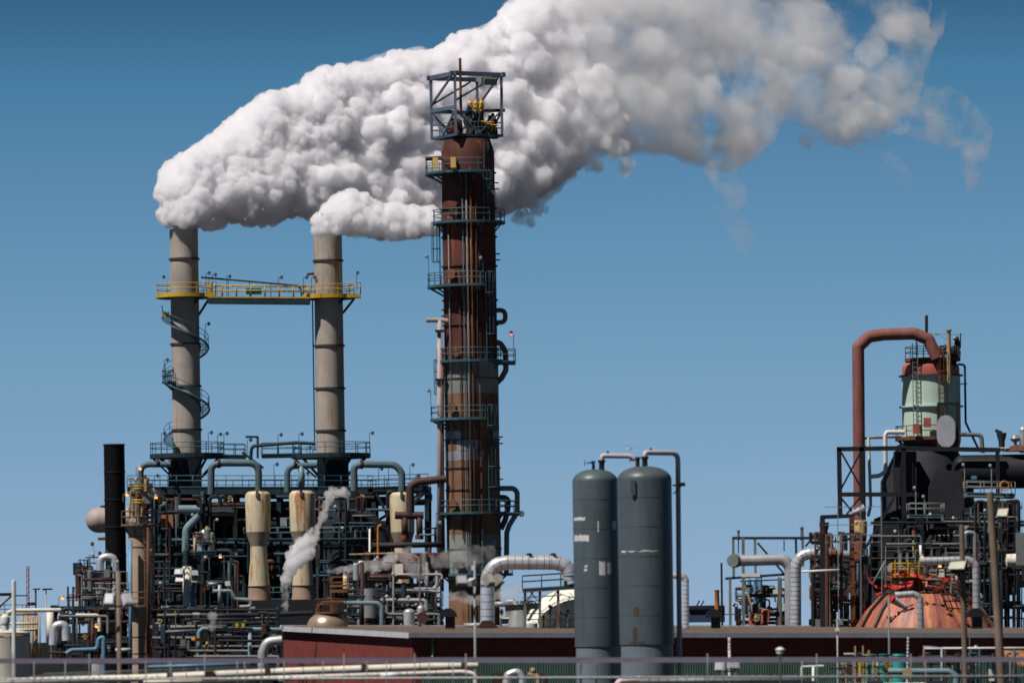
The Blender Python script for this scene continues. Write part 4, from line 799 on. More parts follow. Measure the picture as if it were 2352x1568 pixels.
t = thing('pale_blue_pipe', base(850, 1400, 484), 'pale blue pipe with one elbow descending right of the rusty kettle', 'pipe'); pipe('pipe', [(790, 1384), (868, 1384), (877, 1394), (877, 1520)], 5.2, 484, PIPEB, t, bend=2); MB().lathe(P(848, 1402, 486), [(-.6, .01), (-.6, .75), (1.9, .75)], 18).build('grey_can', GALV, t)
t = thing('rusty_kettle', base(755, 1420, 474), 'flattened silver kettle with a rust spout just above the brick gable', 'vessel'); c = P(752, 1440, 474); k = px(474)
MB().lathe(c, [(-.6, 47*k), (0, 47*k), (.35, 46*k), (.75, 40*k), (1.1, 28*k), (1.25, 14*k), (1.3, .01)], 36).build('shell', paint('kettle_metal', (186, 166, 148), .35, .5, var=.2, rust=.3), t)
pipe('spout', [(730, 1408), (730, 1396), (742, 1384), (790, 1383)], 5, 474, RUSTS, t, bend=1.5); ring_deck(Vector((c.x+.3, c.y, c.z+1.3)), .4, 1.3, 0, 360, RUSTS, RUSTS, t, brackets=0)
CR = thing('pipe_rack', base(930, 1400, 488), 'rusty process rack with silver drums between the kettle and the tower foot', 'pipe rack')
clutter(CR, 800, 1015, 1290, 1436, 490, 96, 41, [DRUST, DRUST, GREYS, ALUD, BLK, BLK, DTEAL, GREYS, OXPIPE, DARKC], (1.4, 5), 5)
for u in (905, 960, 1000): beam('column', P(u, 1270, 490), P(u+2, 1700, 490), .25, DRUST, CR)
pipe('pipe', [(802, 1273), (930, 1269), (962, 1280), (962, 1336)], 2, 487, TANP, CR, bend=4); pipe('pipe', [(835, 1274), (846, 1275), (847, 1330)], 3.5, 487, DRUST, CR)
MB().lathe(P(895, 1305, 491), [(-1, .01), (-1, .9), (1.6, .9), (1.9, .6), (2, .01)], 20, 'X').build('drum', OXPIPE, CR); MB().lathe(P(960, 1298, 492), [(-1.8, .01), (-1.8, 1.1), (2.6, 1.1)], 20, 'X').build('drum', OXPIPE, CR)
for u, v, r_ in ((940, 1413, 13), (967, 1405, 9)): c = P(u, v, 484); m = MB(); m.lathe(c, [(-1.4, r_*px(484)), (.3, r_*px(484))], 20); m.dome(c+Vector((0, 0, .3)), r_*px(484), .3, 20, 5); m.build('insulated_pot', ALUD, CR)
MB().lathe(P(970, 1418, 482), [(-.02, .01), (-.02, .5), (.5, .5)], 18, 'Y').build('pump_cover', OXPIPE, CR)
for u, v in ((895, 1318), (880, 1370), (930, 1372), (1000, 1370)): lamp(P(u, v+14, 482), .5, CR, GREYS, ALU)
# ------------------------------------------------------------------ big silver duct over the roof
t = thing('silver_gantry_duct', base(1120, 1400, 466), 'large segmented silver duct arching over the roof left of the silos', 'duct')
pipe('duct', [(1119, 1600), (1120, 1325), (1136, 1296), (1165, 1291), (1275, 1291), (1305, 1300), (1312, 1340)], 16.5, 466, ALU, t, bend=2.6, seams=.6, n=28)
for u, w in ((1213, 1), (1268, 1)): MB().cyl(P(u, 1278, 466), P(u, 1271, 466), .16).cyl(P(u+3, 1272, 465.6), P(u+9, 1275, 465.6), .12).build('relief_cap', BLK, t); MB().cyl(P(u, 1271, 466), P(u, 1269, 466), .2).build('cap_cover', ALUD, t)
for u in (1213, 1262): MB().ring(P(u, 1291, 466), 16.9*px(466), .025, 28, 'X').build('strap', SEAM, t)
MB().box(P(1312, 1340, 466), 1.2, 1, .5).build('inlet_box', paint('navy_box', (30, 50, 72), .6), t); MB().ring(P(1311, 1322, 466), 17*px(466), .06, 24).build('collar', BLK, t); MB().prism([P(1096, 1441, 465), P(1146, 1441, 465), P(1128, 1424, 465), P(1108, 1424, 465)], (0, 1.2, 0)).build('flashing', DRUST, t)
t = thing('low_silver_duct', base(1180, 1390, 480), 'dull silver duct and cone behind the arching duct, above the ridge', 'duct'); pipe('duct', [(1130, 1387), (1178, 1386)], 6.5, 480, GALV, t); pipe('duct', [(1065, 1436), (1135, 1434)], 6, 476, GALV, t)
MB().lathe(P(1188, 1445, 480), [(0, .85), (1.6, .55), (2.2, .3)], 20).build('cone', GALV, t); MB().cyl(P(1182, 1386, 480), P(1188, 1378, 480), .2).build('cap', GALV, t)
clutter(t, 1150, 1235, 1380, 1436, 482, 26, 55, [DTEAL, BLK, GREYS, RUSTS, OFFW], (1, 3), 2)
t = thing('white_dome', base(1330, 1450, 476), 'white domed roof tank partly hidden by the silo with white patches', 'tank'); c = P(1343, 1452, 478); k = px(478)
MB().lathe(c, [(-2, 147*k), (0, 147*k), (.3, 141*k)]+[(.3+100*k*math.sin(R(a)), 139*k*math.cos(R(a))) for a in range(6, 90, 7)]+[(.3+100*k, .01)], 56).build('dome', paint('dome_white', (240, 234, 220), .6, var=.05, streak=.1), t)
MB().lathe(P(1220, 1442, 474), [(-.5, .55), (.4, .55), (.6, .3), (.62, .01)], 16).build('manhole', WHITE, t); c2 = c+Vector((0, -2, 0)); rail([P(1208, 1438, 470.5), P(1322, 1438, 470.5)], DTEAL, t, gap=1.2)
g_ = random.Random(3)
for i in range(9): u = g_.uniform(1245, 1320); v = g_.uniform(1385, 1425); pipe('small_pipe', [(u, 1440), (u, v), (u+g_.uniform(-8, 8), v)], 1.3, 470.8, g_.choice((BLK, DTEAL, TANP)), t, n=6); MB().ball(P(u, v, 470.8), .13).build('lamp_bulb', BLK, t)
for i in range(8): u = g_.uniform(1280, 1322); v = g_.uniform(1352, 1400); MB().beam(P(u, v, 474), P(u+g_.uniform(-14, 24), v+g_.uniform(-4, 24), 474), .06).build('brace', DTEAL, t)
t = thing('steel_gantry', base(1260, 1340, 470), 'grey railed steel gantry above the white dome', 'gantry'); deckline(t, 1200, 1351, 1326, 1343, 470, 4, GREYS, DTEAL, th=.3)
for u in (1206, 1240, 1282): beam('leg', P(u, 1352, 470.4), P(u, 1650, 470.4), .22, GREYS, t)
for ua, va, ub, vb in ((1206, 1385, 1228, 1354), (1240, 1385, 1215, 1354), (1262, 1380, 1282, 1354), (1200, 1372, 1290, 1366)): beam('brace', P(ua, va, 470.2), P(ub, vb, 470.2), .1, GREYS, t)
beam('beam', P(1160, 1396, 476), P(1240, 1390, 476), .5, BLK, t); beam('beam', P(1150, 1424, 486), P(1205, 1423, 486), .6, BLK, t)
t = thing('floodlight_mast', base(1092, 1500, 345), 'slim grey mast with a floodlight crossarm in front of the arching duct', 'floodlight mast'); MB().cyl(P(1090, 1288, 345), P(1095, 1960, 345), 2.6*px(345), 3.6*px(345), 12).build('shaft', paint('mast_grey', (140, 144, 150), .5, var=.2), t); k = px(344)
beam('crossarm', P(1040, 1344, 344.7), P(1152, 1344, 344.7), .1, BLK, t); FG = paint('flood_beige', (150, 140, 122), .5, var=.1)
flood(P(1060, 1332, 344), 24*k, 20*k, .35, R(8), R(-20), FG, t); flood(P(1082, 1336, 344), 20*k, 14*k, .5, R(-40), R(20), WF, t); flood(P(1122, 1331, 344), 16*k, 26*k, .5, R(40), R(-28), FG, t); flood(P(1143, 1332, 344), 18*k, 24*k, .5, R(52), R(-32), FG, t); MB().box(P(1085, 1303, 344.6), .14, .1, .3).build('relay_box', WHITE, t)
# ------------------------------------------------------------------ right: silver lines and their frame
t = thing('steel_framework', base(1780, 1330, 500), 'grey steel pipe frame with rusty legs left of the twin silver pipe bends', 'steel frame')
for u, v0, v1, w, m_ in ((1684, 1233, 1328, .22, GREYS), (1707, 1233, 1433, .26, GREYS), (1734, 1236, 1320, .22, GREYS), (1828, 1236, 1310, .2, DTEAL), (1843, 1209, 1300, .22, GREYS), (1880, 1234, 1290, .3, GREYS), (1677, 1328, 1436, .24, GREYS), (1790, 1325, 1436, .28, GREYS), (1793, 1330, 1436, .2, GREYS)):
    beam('column', P(u, v0, 500), P(u+1.5, v1+160 if v1 > 1400 else v1, 500), w, m_, t)
for ua, va, ub, vb, w in ((1682, 1235, 1886, 1235, .24), (1666, 1328, 1806, 1318, .22), (1700, 1334, 1806, 1330, .12), (1866, 1230, 1900, 1228, .2), (1712, 1369, 1800, 1368, .16), (1690, 1402, 1740, 1402, .08), (1665, 1410, 1720, 1410, .08)): beam('beam', P(ua, va, 500), P(ub, vb, 500), w, DTEAL, t)
for ua, va, ub, vb, m_ in ((1740, 1246, 1766, 1276, DTEAL), (1778, 1290, 1800, 1316, DTEAL), (1710, 1335, 1738, 1436, TANP), (1732, 1395, 1752, 1370, DTEAL), (1850, 1254, 1862, 1240, DTEAL)): beam('brace', P(ua, va, 499.8), P(ub, vb, 499.8), .17, m_, t)
for u, v in ((1696, 1217), (1841, 1210)): MB().cyl(P(u, 1240, 500), P(u, v, 500), .11).cyl(P(u, v+3, 500), P(u, v, 500), .17).build('vent', GREYS, t)
MB().cyl(P(1696, 1270, 500), P(1696, 1237, 500), .05).cyl(P(1801, 1265, 500), P(1801, 1240, 500), .05).build('hanger_rod', DTEAL, t)
for u in (1722, 1735, 1747): MB().lathe(P(u, 1375, 503), [(-1.6, .01), (-1.5, .18), (1.7, .18), (1.9, .01)], 12).build('blue_tube', BLUE, t)
MB().box(P(1724, 1320, 499), 1.6, 1, .3).build('white_tray', WHITE, t); clutter(t, 1690, 1815, 1345, 1436, 503, 54, 61, [DTEAL, BLK, GREYS, DRUST, PIPEB, OXPIPE], (1.2, 4), 3)
clutter(t, 1725, 1765, 1400, 1438, 498, 10, 62, [RUSTS, paint('salmon_steel', (180, 104, 84), .7)], (1.5, 3.5), 1); MB().box(P(1801, 1393, 497), .36, .3, .6).build('mint_box', MINT, t)
t = thing('capped_silver_pipe', base(1740, 1290, 496), 'dull silver pipe with a blind end cap, bending down beside its brighter twin', 'pipe')
pipe('pipe', [(1690, 1287), (1800, 1284), (1815, 1300), (1816, 1600)], 13, 496, ALUD, t, bend=2, n=22); c = P(1690, 1287, 496); d = (P(1668, 1288, 494)-c).normalized()
MB().cyl(c-d*.05, c+d*.75, .54, n=24).cyl(c+d*.2, c+d*.32, .62, n=24).build('end_cap', GREYS, t)
t = thing('segmented_silver_pipe', base(1840, 1350, 494), 'bright segmented silver pipe rising and bending toward the dark tower', 'pipe')
pipe('pipe', [(1828, 1600), (1827, 1300), (1840, 1275), (1862, 1270), (1912, 1271)], 13, 494, ALU, t, bend=2.1, seams=.4, n=24); MB().cyl(P(1906, 1271, 494), P(1920, 1271, 494), 14*px(494), n=24).build('rust_collar', RUSTS, t)
MB().cyl(P(1920, 1272, 494), P(1956, 1274, 494), 10*px(494), n=20).build('lagged_stub', GALV, t)
t = thing('dark_access_tower', base(1925, 1320, 488), 'dark rusty access frame with scaffold rails left of the rust dome', 'access tower')
beam('column', P(1889, 1185, 488), P(1890, 1620, 488), .42, BLK, t); beam('column', P(1956, 1186, 488), P(1961, 1620, 488), .4, RUSTS, t); beam('beam', P(1885, 1187, 488), P(1962, 1184, 488), .34, BLK, t); MB().lathe(P(1893, 1210, 488), [(-.6, .3), (-.3, .3), (0, .4), (.4, .42), (.4, .01)], 14).build('hopper', DRUST, t)
beam('column', P(1901, 1285, 490), P(1906, 1620, 490), .28, GREYS, t)
for u in (1924, 1976, 2024): beam('scaffold_tube', P(u, 1150, 487), P(u+2, 1440, 487), .07, GALV, t)
for v in (1164, 1205, 1228, 1245): beam('scaffold_tube', P(1895, v, 487), P(2026, v-1, 487), .06, GALV, t)
pipe('white_tube', [(1841, 1312), (1928, 1308)], 2.6, 486, WHITE, t); deckline(t, 1870, 1352, 1960, 1347, 490, 3, GREYS, DTEAL, th=.2)
clutter(t, 1862, 1990, 1225, 1436, 494, 88, 63, [BLK, DRUST, RUSTS, DTEAL, GREYS, BLK, OXPIPE], (1.4, 5), 5)
for ua, va, ub, vb in ((1906, 1340, 1924, 1300), (1962, 1330, 1990, 1360), (1935, 1375, 1962, 1345)): beam('brace', P(ua, va, 487.5), P(ub, vb, 487.5), .18, BLK, t)
for i in range(6): beam('stair_tread', P(1934+i*4, 1372-i*7, 487), P(1950+i*4, 1366-i*7, 487), .09, RUSTS, t)
# ------------------------------------------------------------------ reactor unit
RY = 545.; rk = px(RY)
RU = thing('reactor_structure', base(2110, 1200, RY), 'black steel reactor structure clad in dark panels under the mint vessel', 'process structure')
for u, v0, v1 in ((1927, 1028, 1186), (1979, 1027, 1330), (2291, 1036, 1330), (2075, 1030, 1330)): beam('column', P(u, v0, RY-6), P(u+3, v1, RY-6), .42 if u != 2291 else .36, BLK, RU)
for ua, va, ub, vb, w in ((1922, 1031, 2060, 1029, .42), (2060, 1029, 2298, 1033, .42), (1930, 1135, 2110, 1135, .4), (2085, 1290, 2240, 1290, .3)): beam('beam', P(ua, va, RY-6), P(ub, vb, RY-6), w, BLK, RU)
for ua, va, ub, vb in ((1932, 1038, 1977, 1118), (1977, 1038, 1932, 1122), (1932, 1143, 1962, 1180), (1975, 1142, 1945, 1180)): beam('brace', P(ua, va, RY-6), P(ub, vb, RY-6), .17, BLK, RU)
for ua, va, ub, vb in ((2054, 1142, 1990, 1255), (2092, 1160, 2030, 1275), (2088, 1175, 2040, 1262)): beam('brace', P(ua, va, RY-7), P(ub, vb, RY-7), .26, paint('navy_steel', (24, 32, 52), .6), RU)
CLAD = paint('charcoal_cladding', (38, 39, 47), .75, var=.35, streak=.4)
c = base(2130, 1150, RY); m = MB(); m.lathe(c, [(0, 175*rk), (P(2130, 1300, RY).z, 150*rk), (P(2130, 1215, RY).z, 108*rk), (P(2130, 1104, RY).z, 107*rk), (P(2130, 1040, RY).z, 74*rk), (P(2130, 1020, RY).z, 66*rk), (P(2130, 1018, RY).z, .01)], 12); m.build('cladding', CLAD, RU)
for poly, y in (([(2055, 1036), (2105, 1036), (2105, 1130), (2055, 1130)], RY-5.6), ([(2150, 1080), (2205, 1080), (2215, 1105), (2215, 1180), (2135, 1180), (2135, 1118)], RY-6.4), ([(2170, 1170), (2225, 1165), (2262, 1208), (2262, 1300), (2190, 1300)], RY-6.9), ([(2010, 1190), (2085, 1160), (2120, 1200), (2120, 1330), (2000, 1330)], RY-5.2)):
    MB().prism(D(poly, y), (0, 2, 0)).build('panel', CLAD, RU)
for u in (2068, 2084, 2096): beam('panel_rib', P(u, 1040, RY-5.7), P(u, 1128, RY-5.7), .1, BLK, RU)
MB().box(P(2210, 1260, RY+3), 10, 6, 9).build('dark_enclosure', CLAD, RU)
deckline(RU, 2221, 1130, 2332, 1133, RY-14, 4, GREYS, GREYS, th=.4); deckline(RU, 2088, 1181, 2169, 1181, RY-14, 3, GREYS, GREYS, th=.3); MB().cyl(P(2128, 1186, RY-12.5), P(2128, 1200, RY-12.5), 1.4, .3).build('deck_haunch', CLAD, RU)
for (u, v, h) in ((2216, 1130, 62), (2278, 1130, 60), (2104, 1181, 60), (2124, 1181, 40)): lamp(P(u, v, RY-14), h*px(RY-14), RU, GALV, GALV, (-.3, 0, 0), r=.06)
MB().ring(P(2307, 1115, RY-14.3), .42, .07, 14, 'Y').build('orange_lifebuoy', ORANGE, RU); MB().box(P(2237, 1096, RY-13.5), .5, .3, .3).build('blue_box', BLUE, RU)
for u, v in ((2100, 1222),): MB().cyl(P(u, 1231, RY-13), P(u, 1217, RY-13), .22).build('orange_pot', paint('burnt_orange', (140, 72, 40), .7), RU); 
pipe('tan_riser', [(2099, 1240), (2098, 1275), (2110, 1262)], 3, RY-13, TANP, RU); pipe('white_riser', [(2114, 1251), (2116, 1290)], 3, 489, WHITE, RU)
ladder(P(2113, 1300, RY-15), 4.5, (0, -1, 0), DTEAL, RU)
clutter(RU, 2000, 2290, 1190, 1330, RY-13, 86, 71, [BLK, BLK, DTEAL, GREYS, CLAD, DRUST, DTEAL], (1.2, 4), 3)
clutter(RU, 2210, 2352, 1150, 1420, RY-20, 80, 72, [BLK, DTEAL, GREYS, CLAD, DRUST, BLK, GALV], (1.4, 5), 6)
for u in (2298, 2340): beam('column', P(u, 1160, RY-18), P(u, 1600, RY-18), .3, DTEAL, RU)
for v in (1205, 1250, 1300, 1345, 1390): beam('beam', P(2225, v, RY-18), P(2400, v, RY-18), .3, BLK, RU)
# mint vessel
t = thing('mint_vessel', base(2140, 930, RY), 'mint green vessel with a red domed head and a rusty top platform', 'vessel'); mu = 2139; mz = lambda v: P(mu, v, RY).z; b = base(mu, 930, RY)
MB().lathe(b, [(mz(1012), 67*rk), (mz(863), 67.5*rk)], 48).build('shell', MINT, t)
MB().lathe(b, [(mz(863), 66*rk), (mz(848), 66*rk), (mz(840), 64*rk), (mz(829), 52*rk), (mz(823), 36*rk), (mz(822), .01)], 48).build('head', REDD, t)
for v in (863, 934): MB().lathe(b, [(mz(v)-.06, 67*rk), (mz(v)-.06, 74*rk), (mz(v)+.06, 74*rk), (mz(v)+.06, 67*rk)], 48).build('flange_ring', BAND if v < 900 else MINT, t)
ring_deck(Vector((b.x+.2, b.y, mz(823))), 30*rk, 64*rk, 0, 360, RUSTS, RUSTS, t, th=.3); ring_deck(Vector((b.x, b.y, mz(1004))), 67*rk, 84*rk, 150, 300, RUSTS, RUSTS, t, th=.3)
MB().lathe(b, [(mz(1035), 62*rk), (mz(1012), 67*rk)], 36).build('lower_cone', RUSTS, t); ladder(b+Vector((18*rk, -67.5*rk, mz(1000))), mz(812)-mz(1000), (.25, -1, 0), RUSTS, t); ladder(b+Vector((-38*rk, -60*rk, mz(1004))), mz(790)-mz(1004), (-.5, -1, 0), GREYS, t, cage=False)
MB().cyl(P(2128, 800, RY-1), P(2128, 724, RY-1), .15).build('mast', BLK, t); o = MB().cyl(P(2180, 880, RY-3.2), P(2179, 758, RY-3.2), .2).cyl(P(2179, 760, RY-3.2), P(2179, 757, RY-3.2), .3).build('tan_vent', TANP, t)
m = MB(); m.lathe(P(2199, 820, RY), [(0, .3), (.5, .35), (.8, .2), (1.3, .3), (1.7, .2), (2.0, .12)], 12); m.cyl(P(2206, 800, RY), P(2206, 765, RY), .06); m.build('black_valve', BLK, t); MB().ball(P(2193, 777, RY-.4), .22).build('gauge', GALV, t)
beam('guy_bar', P(2128, 766, RY-1), P(2215, 769, RY-1), .05, GREYS, t); beam('guy_bar', P(2158, 770, RY-1), P(2190, 790, RY-1), .04, GREYS, t); MB().box(P(2151, 768, RY-1), .3, .2, .2).build('camera_box', GALV, t); lamp(P(2105, 825, RY-2.5), 2.4, t, GREYS, GALV, (-.3, 0, 0), r=.05)
clutter(t, 2140, 2200, 795, 822, RY-1, 9, 81, [RUSTS, DRUST, BLK], (1.5, 4), 1)
for u, v in ((2105, 985), (2130, 970)): MB().box(P(u, v, RY-3.4), .7, .3, .9).build('red_box', REDD, t)
m = MB()
for u in (2156, 2200): m.beam(P(u, 1030, RY-4.2), P(u, 925, RY-4.2), .3)
m.beam(P(2153, 928, RY-4.2), P(2204, 926, RY-4.2), .32); m.build('black_portal', BLK, t)
def pill(u0, u1, v0, v1, Y):
    pts = []; ru = (u1-u0)/2; rv = ru*1.1; uc = (u0+u1)/2
    for a in range(0, 181, 15): pts.append((uc+ru*math.cos(R(a)), v0+rv-rv*math.sin(R(a))))
    for a in range(180, 361, 15): pts.append((uc+ru*math.cos(R(a)), v1-rv-rv*math.sin(R(a))))
    return D(pts, Y)
MB().prism(pill(2152, 2194, 953, 1027, RY-4.6), (0, .2, 0)).build('pale_shield', paint('pale_shield_paint', (172, 172, 182), .7, var=.2, streak=.2), t)
t = thing('red_crossover_pipe', base(1975, 950, RY-3), 'fat dusty red pipe rising and arching over into the mint vessel head', 'pipe')
pipe('pipe', [(1977, 1420), (1971, 797), (1996, 773), (2030, 768), (2100, 766), (2132, 779), (2152, 822)], 14, RY-3, REDP, t, bend=.55, n=22); beam('pipe_strut', P(1972, 1007, RY-3), P(2070, 1003, RY-3), .2, RUSTS, t); beam('pipe_strut', P(1970, 1008, RY-3.4), P(1990, 1030, RY-3.4), .25, BLK, t)
t = thing('white_hook_pipe', base(2020, 1050, RY-5), 'off white pipe stepping down the outside of the dark panels', 'pipe'); pipe('pipe', [(2078, 992), (2037, 992), (2033, 1000), (2034, 1082), (2020, 1092), (2000, 1094)], 5, RY-5, OFFW, t, bend=1.8); pipe('riser', [(1995, 1004), (2000, 1160), (1994, 1185)], 3.6, RY-5.2, OFFW, t)
t = thing('side_pipe', base(2220, 950, RY), 'thin dark pipe running down the shaded side of the mint vessel', 'pipe'); pipe('pipe', [(2200, 836), (2216, 838), (2218, 970), (2250, 1036)], 2.6, RY-1, DTEAL, t); pipe('grey_pipe', [(2200, 997), (2254, 998), (2257, 1040)], 5, RY-2, GREYS, t); beam('strut', P(2205, 882, RY-1), P(2222, 880, RY-1), .1, BLK, t)
t = thing('black_drum', base(2290, 1080, RY-4), 'huge black horizontal drum reaching past the photo edge', 'drum'); c = P(2207, 1084, RY-4); m = MB(); m.lathe(c, [(0, 39*rk), (14, 39*rk)], 36, 'X'); m.dome(c, 39*rk, .9, 36, 8, 'X', -1); m.build('shell', paint('black_drum_paint', (24, 25, 31), .6, var=.4), t)
MB().lathe(P(2340, 1036, RY-4), [(0, 1.6), (.35, 1.3), (.6, .4), (.62, .01)], 24).build('manhole_hump', RUSTS, t)
m = MB(); m.lathe(P(2301, 1035, RY-4), [(0, .3), (.9, .3), (1.4, .45), (1.7, .5), (1.7, .01)], 14); m.beam(P(2301, 994, RY-4), P(2286, 988, RY-4), .3); m.build('relief_nozzle', DTEAL, t); o = MB().cyl(P(2332, 1030, RY-4), P(2332, 1008, RY-4), .16).lathe(P(2332, 1014, RY-4), [(0, .3), (.3, .5), (.6, .3), (.7, .01)], 14).build('silver_cap', GALV, t); MB().cyl(P(2350, 1040, RY-4), P(2350, 985, RY-4), .35).ball(P(2350, 988, RY-4), .38).build('silver_riser', ALUD, t)
MB().box(P(2306, 1028, RY-5), 26*rk, .3, .12).build('lamp_tray', OFFW, t)
t = thing('yellow_drum', base(1978, 1210, 500), 'stained pale yellow drum inside the scaffold rails', 'drum'); MB().lathe(P(1977, 1224, 500), [(0, .01), (0, .57), (1.05, .57), (1.12, .5), (1.13, .01)], 24).build('body', paint('stained_yellow', (214, 178, 110), .6, var=.15, rust=.35), t)
t = thing('cone_lamp', base(1975, 1180, 497), 'large grey cone shaped floodlight tilted on the scaffold', 'floodlight'); M_ = MB(); a = P(1986, 1168, 497); b_ = P(1958, 1178, 497); M_.tube([b_, a], .2, 16, r2=.46); M_.build('hood', GALV, t); MB().beam(P(1972, 1180, 497), P(1982, 1196, 497), .14).build('bracket', GREYS, t)
t = thing('white_lagged_drum', base(2330, 1290, 510), 'white lagged drum at the photo edge behind the taller wooden pole', 'drum'); MB().lathe(P(2312, 1287, 510), [(-.1, .01), (0, .6), (3, .66), (3.1, .01)], 22, 'X').build('shell', OFFW, t); MB().box(P(2345, 1260, 509), .9, .4, 2.9).build('grey_panel', GREYS, t)
# rust dome with netting
DY = 488.; dk = px(DY)
t = thing('rust_dome', base(2124, 1400, DY), 'copper coloured rusty dome roof streaked with stains behind the shed ridge', 'dome'); c = base(2124, 1440, DY); dz = lambda v: P(2124, v, DY).z
MB().lathe(c, [(dz(1470), 172*dk), (dz(1436), 160*dk), (dz(1400), 136*dk), (dz(1368), 104*dk), (dz(1352), 78*dk), (dz(1335), 52*dk), (dz(1322), 28*dk), (dz(1318), .01)], 64).build('shell', RDOME, t)
MB().ring(Vector((c.x, c.y, dz(1355))), 88*dk, .12, 40).ring(Vector((c.x, c.y, dz(1360))), 96*dk, .1, 40).build('rim_walkway', DRUST, t); rail(arc((c.x, c.y, dz(1356)), 90*dk, 180, 360, 24), RUSTS, t, r=.03)
for a in (205, 222, 312, 330): e = Vector((math.cos(R(a)), math.sin(R(a)), 0)); p = lambda v, q: Vector((c.x, c.y, dz(v)))+e*q*dk; MB().tube([p(1352, 82), p(1368, 108), p(1400, 140), p(1436, 163)], .16, 5).build('rib', BLK, t)
g_ = random.Random(9)
for v, q in ((1360, 101), (1372, 116), (1388, 133)): MB().tube(arc((c.x, c.y, dz(v-7)), (q+3)*dk, 284, 336, 14), .07, 5).build('scaffold_rail', DRUST, t)
for a in range(286, 337, 6):
    e = Vector((math.cos(R(a)), math.sin(R(a)), 0)); MB().tube([Vector((c.x, c.y, dz(1351)))+e*100*dk, Vector((c.x, c.y, dz(1366)))+e*116*dk, Vector((c.x, c.y, dz(1390)))+e*138*dk], .06, 5).build('scaffold_upright', DRUST, t)
t = thing('safety_netting', base(2080, 1340, 484), 'torn orange red safety netting draped round the rust dome crown', 'netting'); g_ = random.Random(14)
for pts in ([(1995, 1330), (2010, 1346), (2028, 1352), (2030, 1362), (2012, 1364)], [(2030, 1345), (2060, 1348), (2090, 1344), (2098, 1334), (2086, 1336)], [(2048, 1322), (2066, 1314), (2080, 1320), (2100, 1320), (2125, 1328), (2140, 1324)], [(2146, 1330), (2152, 1355), (2162, 1354), (2156, 1328)], [(2160, 1332), (2190, 1330), (2215, 1336)], [(1992, 1320), (1998, 1332), (2008, 1344)]):
    m = MB(); q = D(pts, 482.5); o = 0; N = 22; L1 = []
    for a, b_ in zip(q, q[1:]): L1 += [a.lerp(b_, i/N) for i in range(N)]
    for i, p in enumerate(L1): h = .22+.3*noise.noise(p*1.7)+g_.uniform(-.06, .06); w = Vector((0, .3*noise.noise(p*2.1), .12*noise.noise(p*3))); m.v += [p+w+Vector((0, 0, h*.6)), p-w-Vector((0, 0, h*.5))]
    for i in range(len(L1)-1):
        if g_.random() < .9: m.face((2*i, 2*i+2, 2*i+3, 2*i+1), True)
    m.build('strip', NET, t)
t = thing('yellow_platform', base(2085, 1310, 484), 'yellow railed platform on the crown of the rust dome', 'platform'); deckline(t, 2048, 1322, 2116, 1321, 484, 2.4, YEL, YEL, th=.16)
for u in (2056, 2085, 2110): MB().beam(P(u, 1285, 483.8), P(u, 1322, 483.8), .09).build('post', YEL, t)
clutter(t, 2030, 2200, 1300, 1346, 486, 40, 91, [DRUST, OXPIPE, TANP, GREYS, BLK, RUSTS], (1.2, 3), 2); pipe('scaffold_pole', [(2003, 1342), (2034, 1286)], 1.6, 482, GALV, t)
for u, v in ((2119, 1276), (2160, 1297)): lamp(P(u-6, v+12, 481), .4, t, GREYS, GALV, (.6, 0, 0), ORL)
m = MB()
for u in (2034, 2064, 2102, 2140, 2172): m.beam(P(u, 1254+((u*7) % 9), 487), P(u, 1340, 487), .07)
for v, ua, ub in ((1281, 2030, 2100), (1301, 2035, 2080), (1269, 2170, 2216)): m.beam(P(ua, v, 487), P(ub, v-1, 487), .07)
m.build('scaffold_rail', GALV, t)
t = thing('dome_silver_line', base(2200, 1350, 479), 'grey insulated line crossing the rust dome and elbowing down to a black roof vent', 'pipe'); pipe('pipe', [(2112, 1288), (2225, 1285), (2242, 1296), (2243, 1405)], 9, 479, ALUD, t, bend=2, seams=.5, n=18)
t = thing('hook_duct', base(2100, 1400, 478), 'small silver hook duct standing in front of the rust dome', 'duct'); pipe('duct', [(2056, 1366), (2098, 1363), (2113, 1370), (2117, 1500)], 7.5, 478, ALUD, t, bend=1.8, seams=.5, n=18)
t = thing('far_silver_riser', base(1576, 1380, 470), 'ribbed silver riser just right of the front silo pipe', 'pipe'); pipe('pipe', [(1575, 1500), (1575, 1330), (1568, 1322), (1540, 1321)], 7.5, 470, ALU, t, bend=1.6, seams=.35, n=18)
t = thing('blue_container', base(1620, 1400, 520), 'dark blue container block on the skyline behind the roof vent', 'container'); MB().box(P(1622, 1410, 520), 82*px(520), 4, 36*px(520)).build('body', paint('navy_block', (50, 66, 92), .7, var=.2), t); MB().box(P(1622, 1394, 517.9), 83*px(520), .2, 9*px(520)).build('top_band', paint('navy_band', (22, 40, 56), .7), t)
for u in (1600, 1610): beam('bracket', P(u, 1391, 519), P(u+7, 1378, 519), .12, DTEAL, t)
t = thing('orange_chimney', base(1647, 1380, 510), 'short rusty orange chimney on the skyline', 'chimney'); MB().lathe(base(1647, 1380, 510), [(0, .22), (P(1647, 1393, 510).z, .22), (P(1647, 1357, 510).z, .2), (P(1647, 1354, 510).z, .25), (P(1647, 1354, 510).z, .1)], 16).build('shaft', paint('rust_orange', (176, 112, 46), .7, var=.2, rust=.3), t)
t = thing('dark_pole', base(1658, 1350, 505), 'thin black pole beside the orange chimney', 'pole'); MB().cyl(P(1657, 1292, 505), P(1661, 1600, 505), .09, .11).build('shaft', BLK, t)
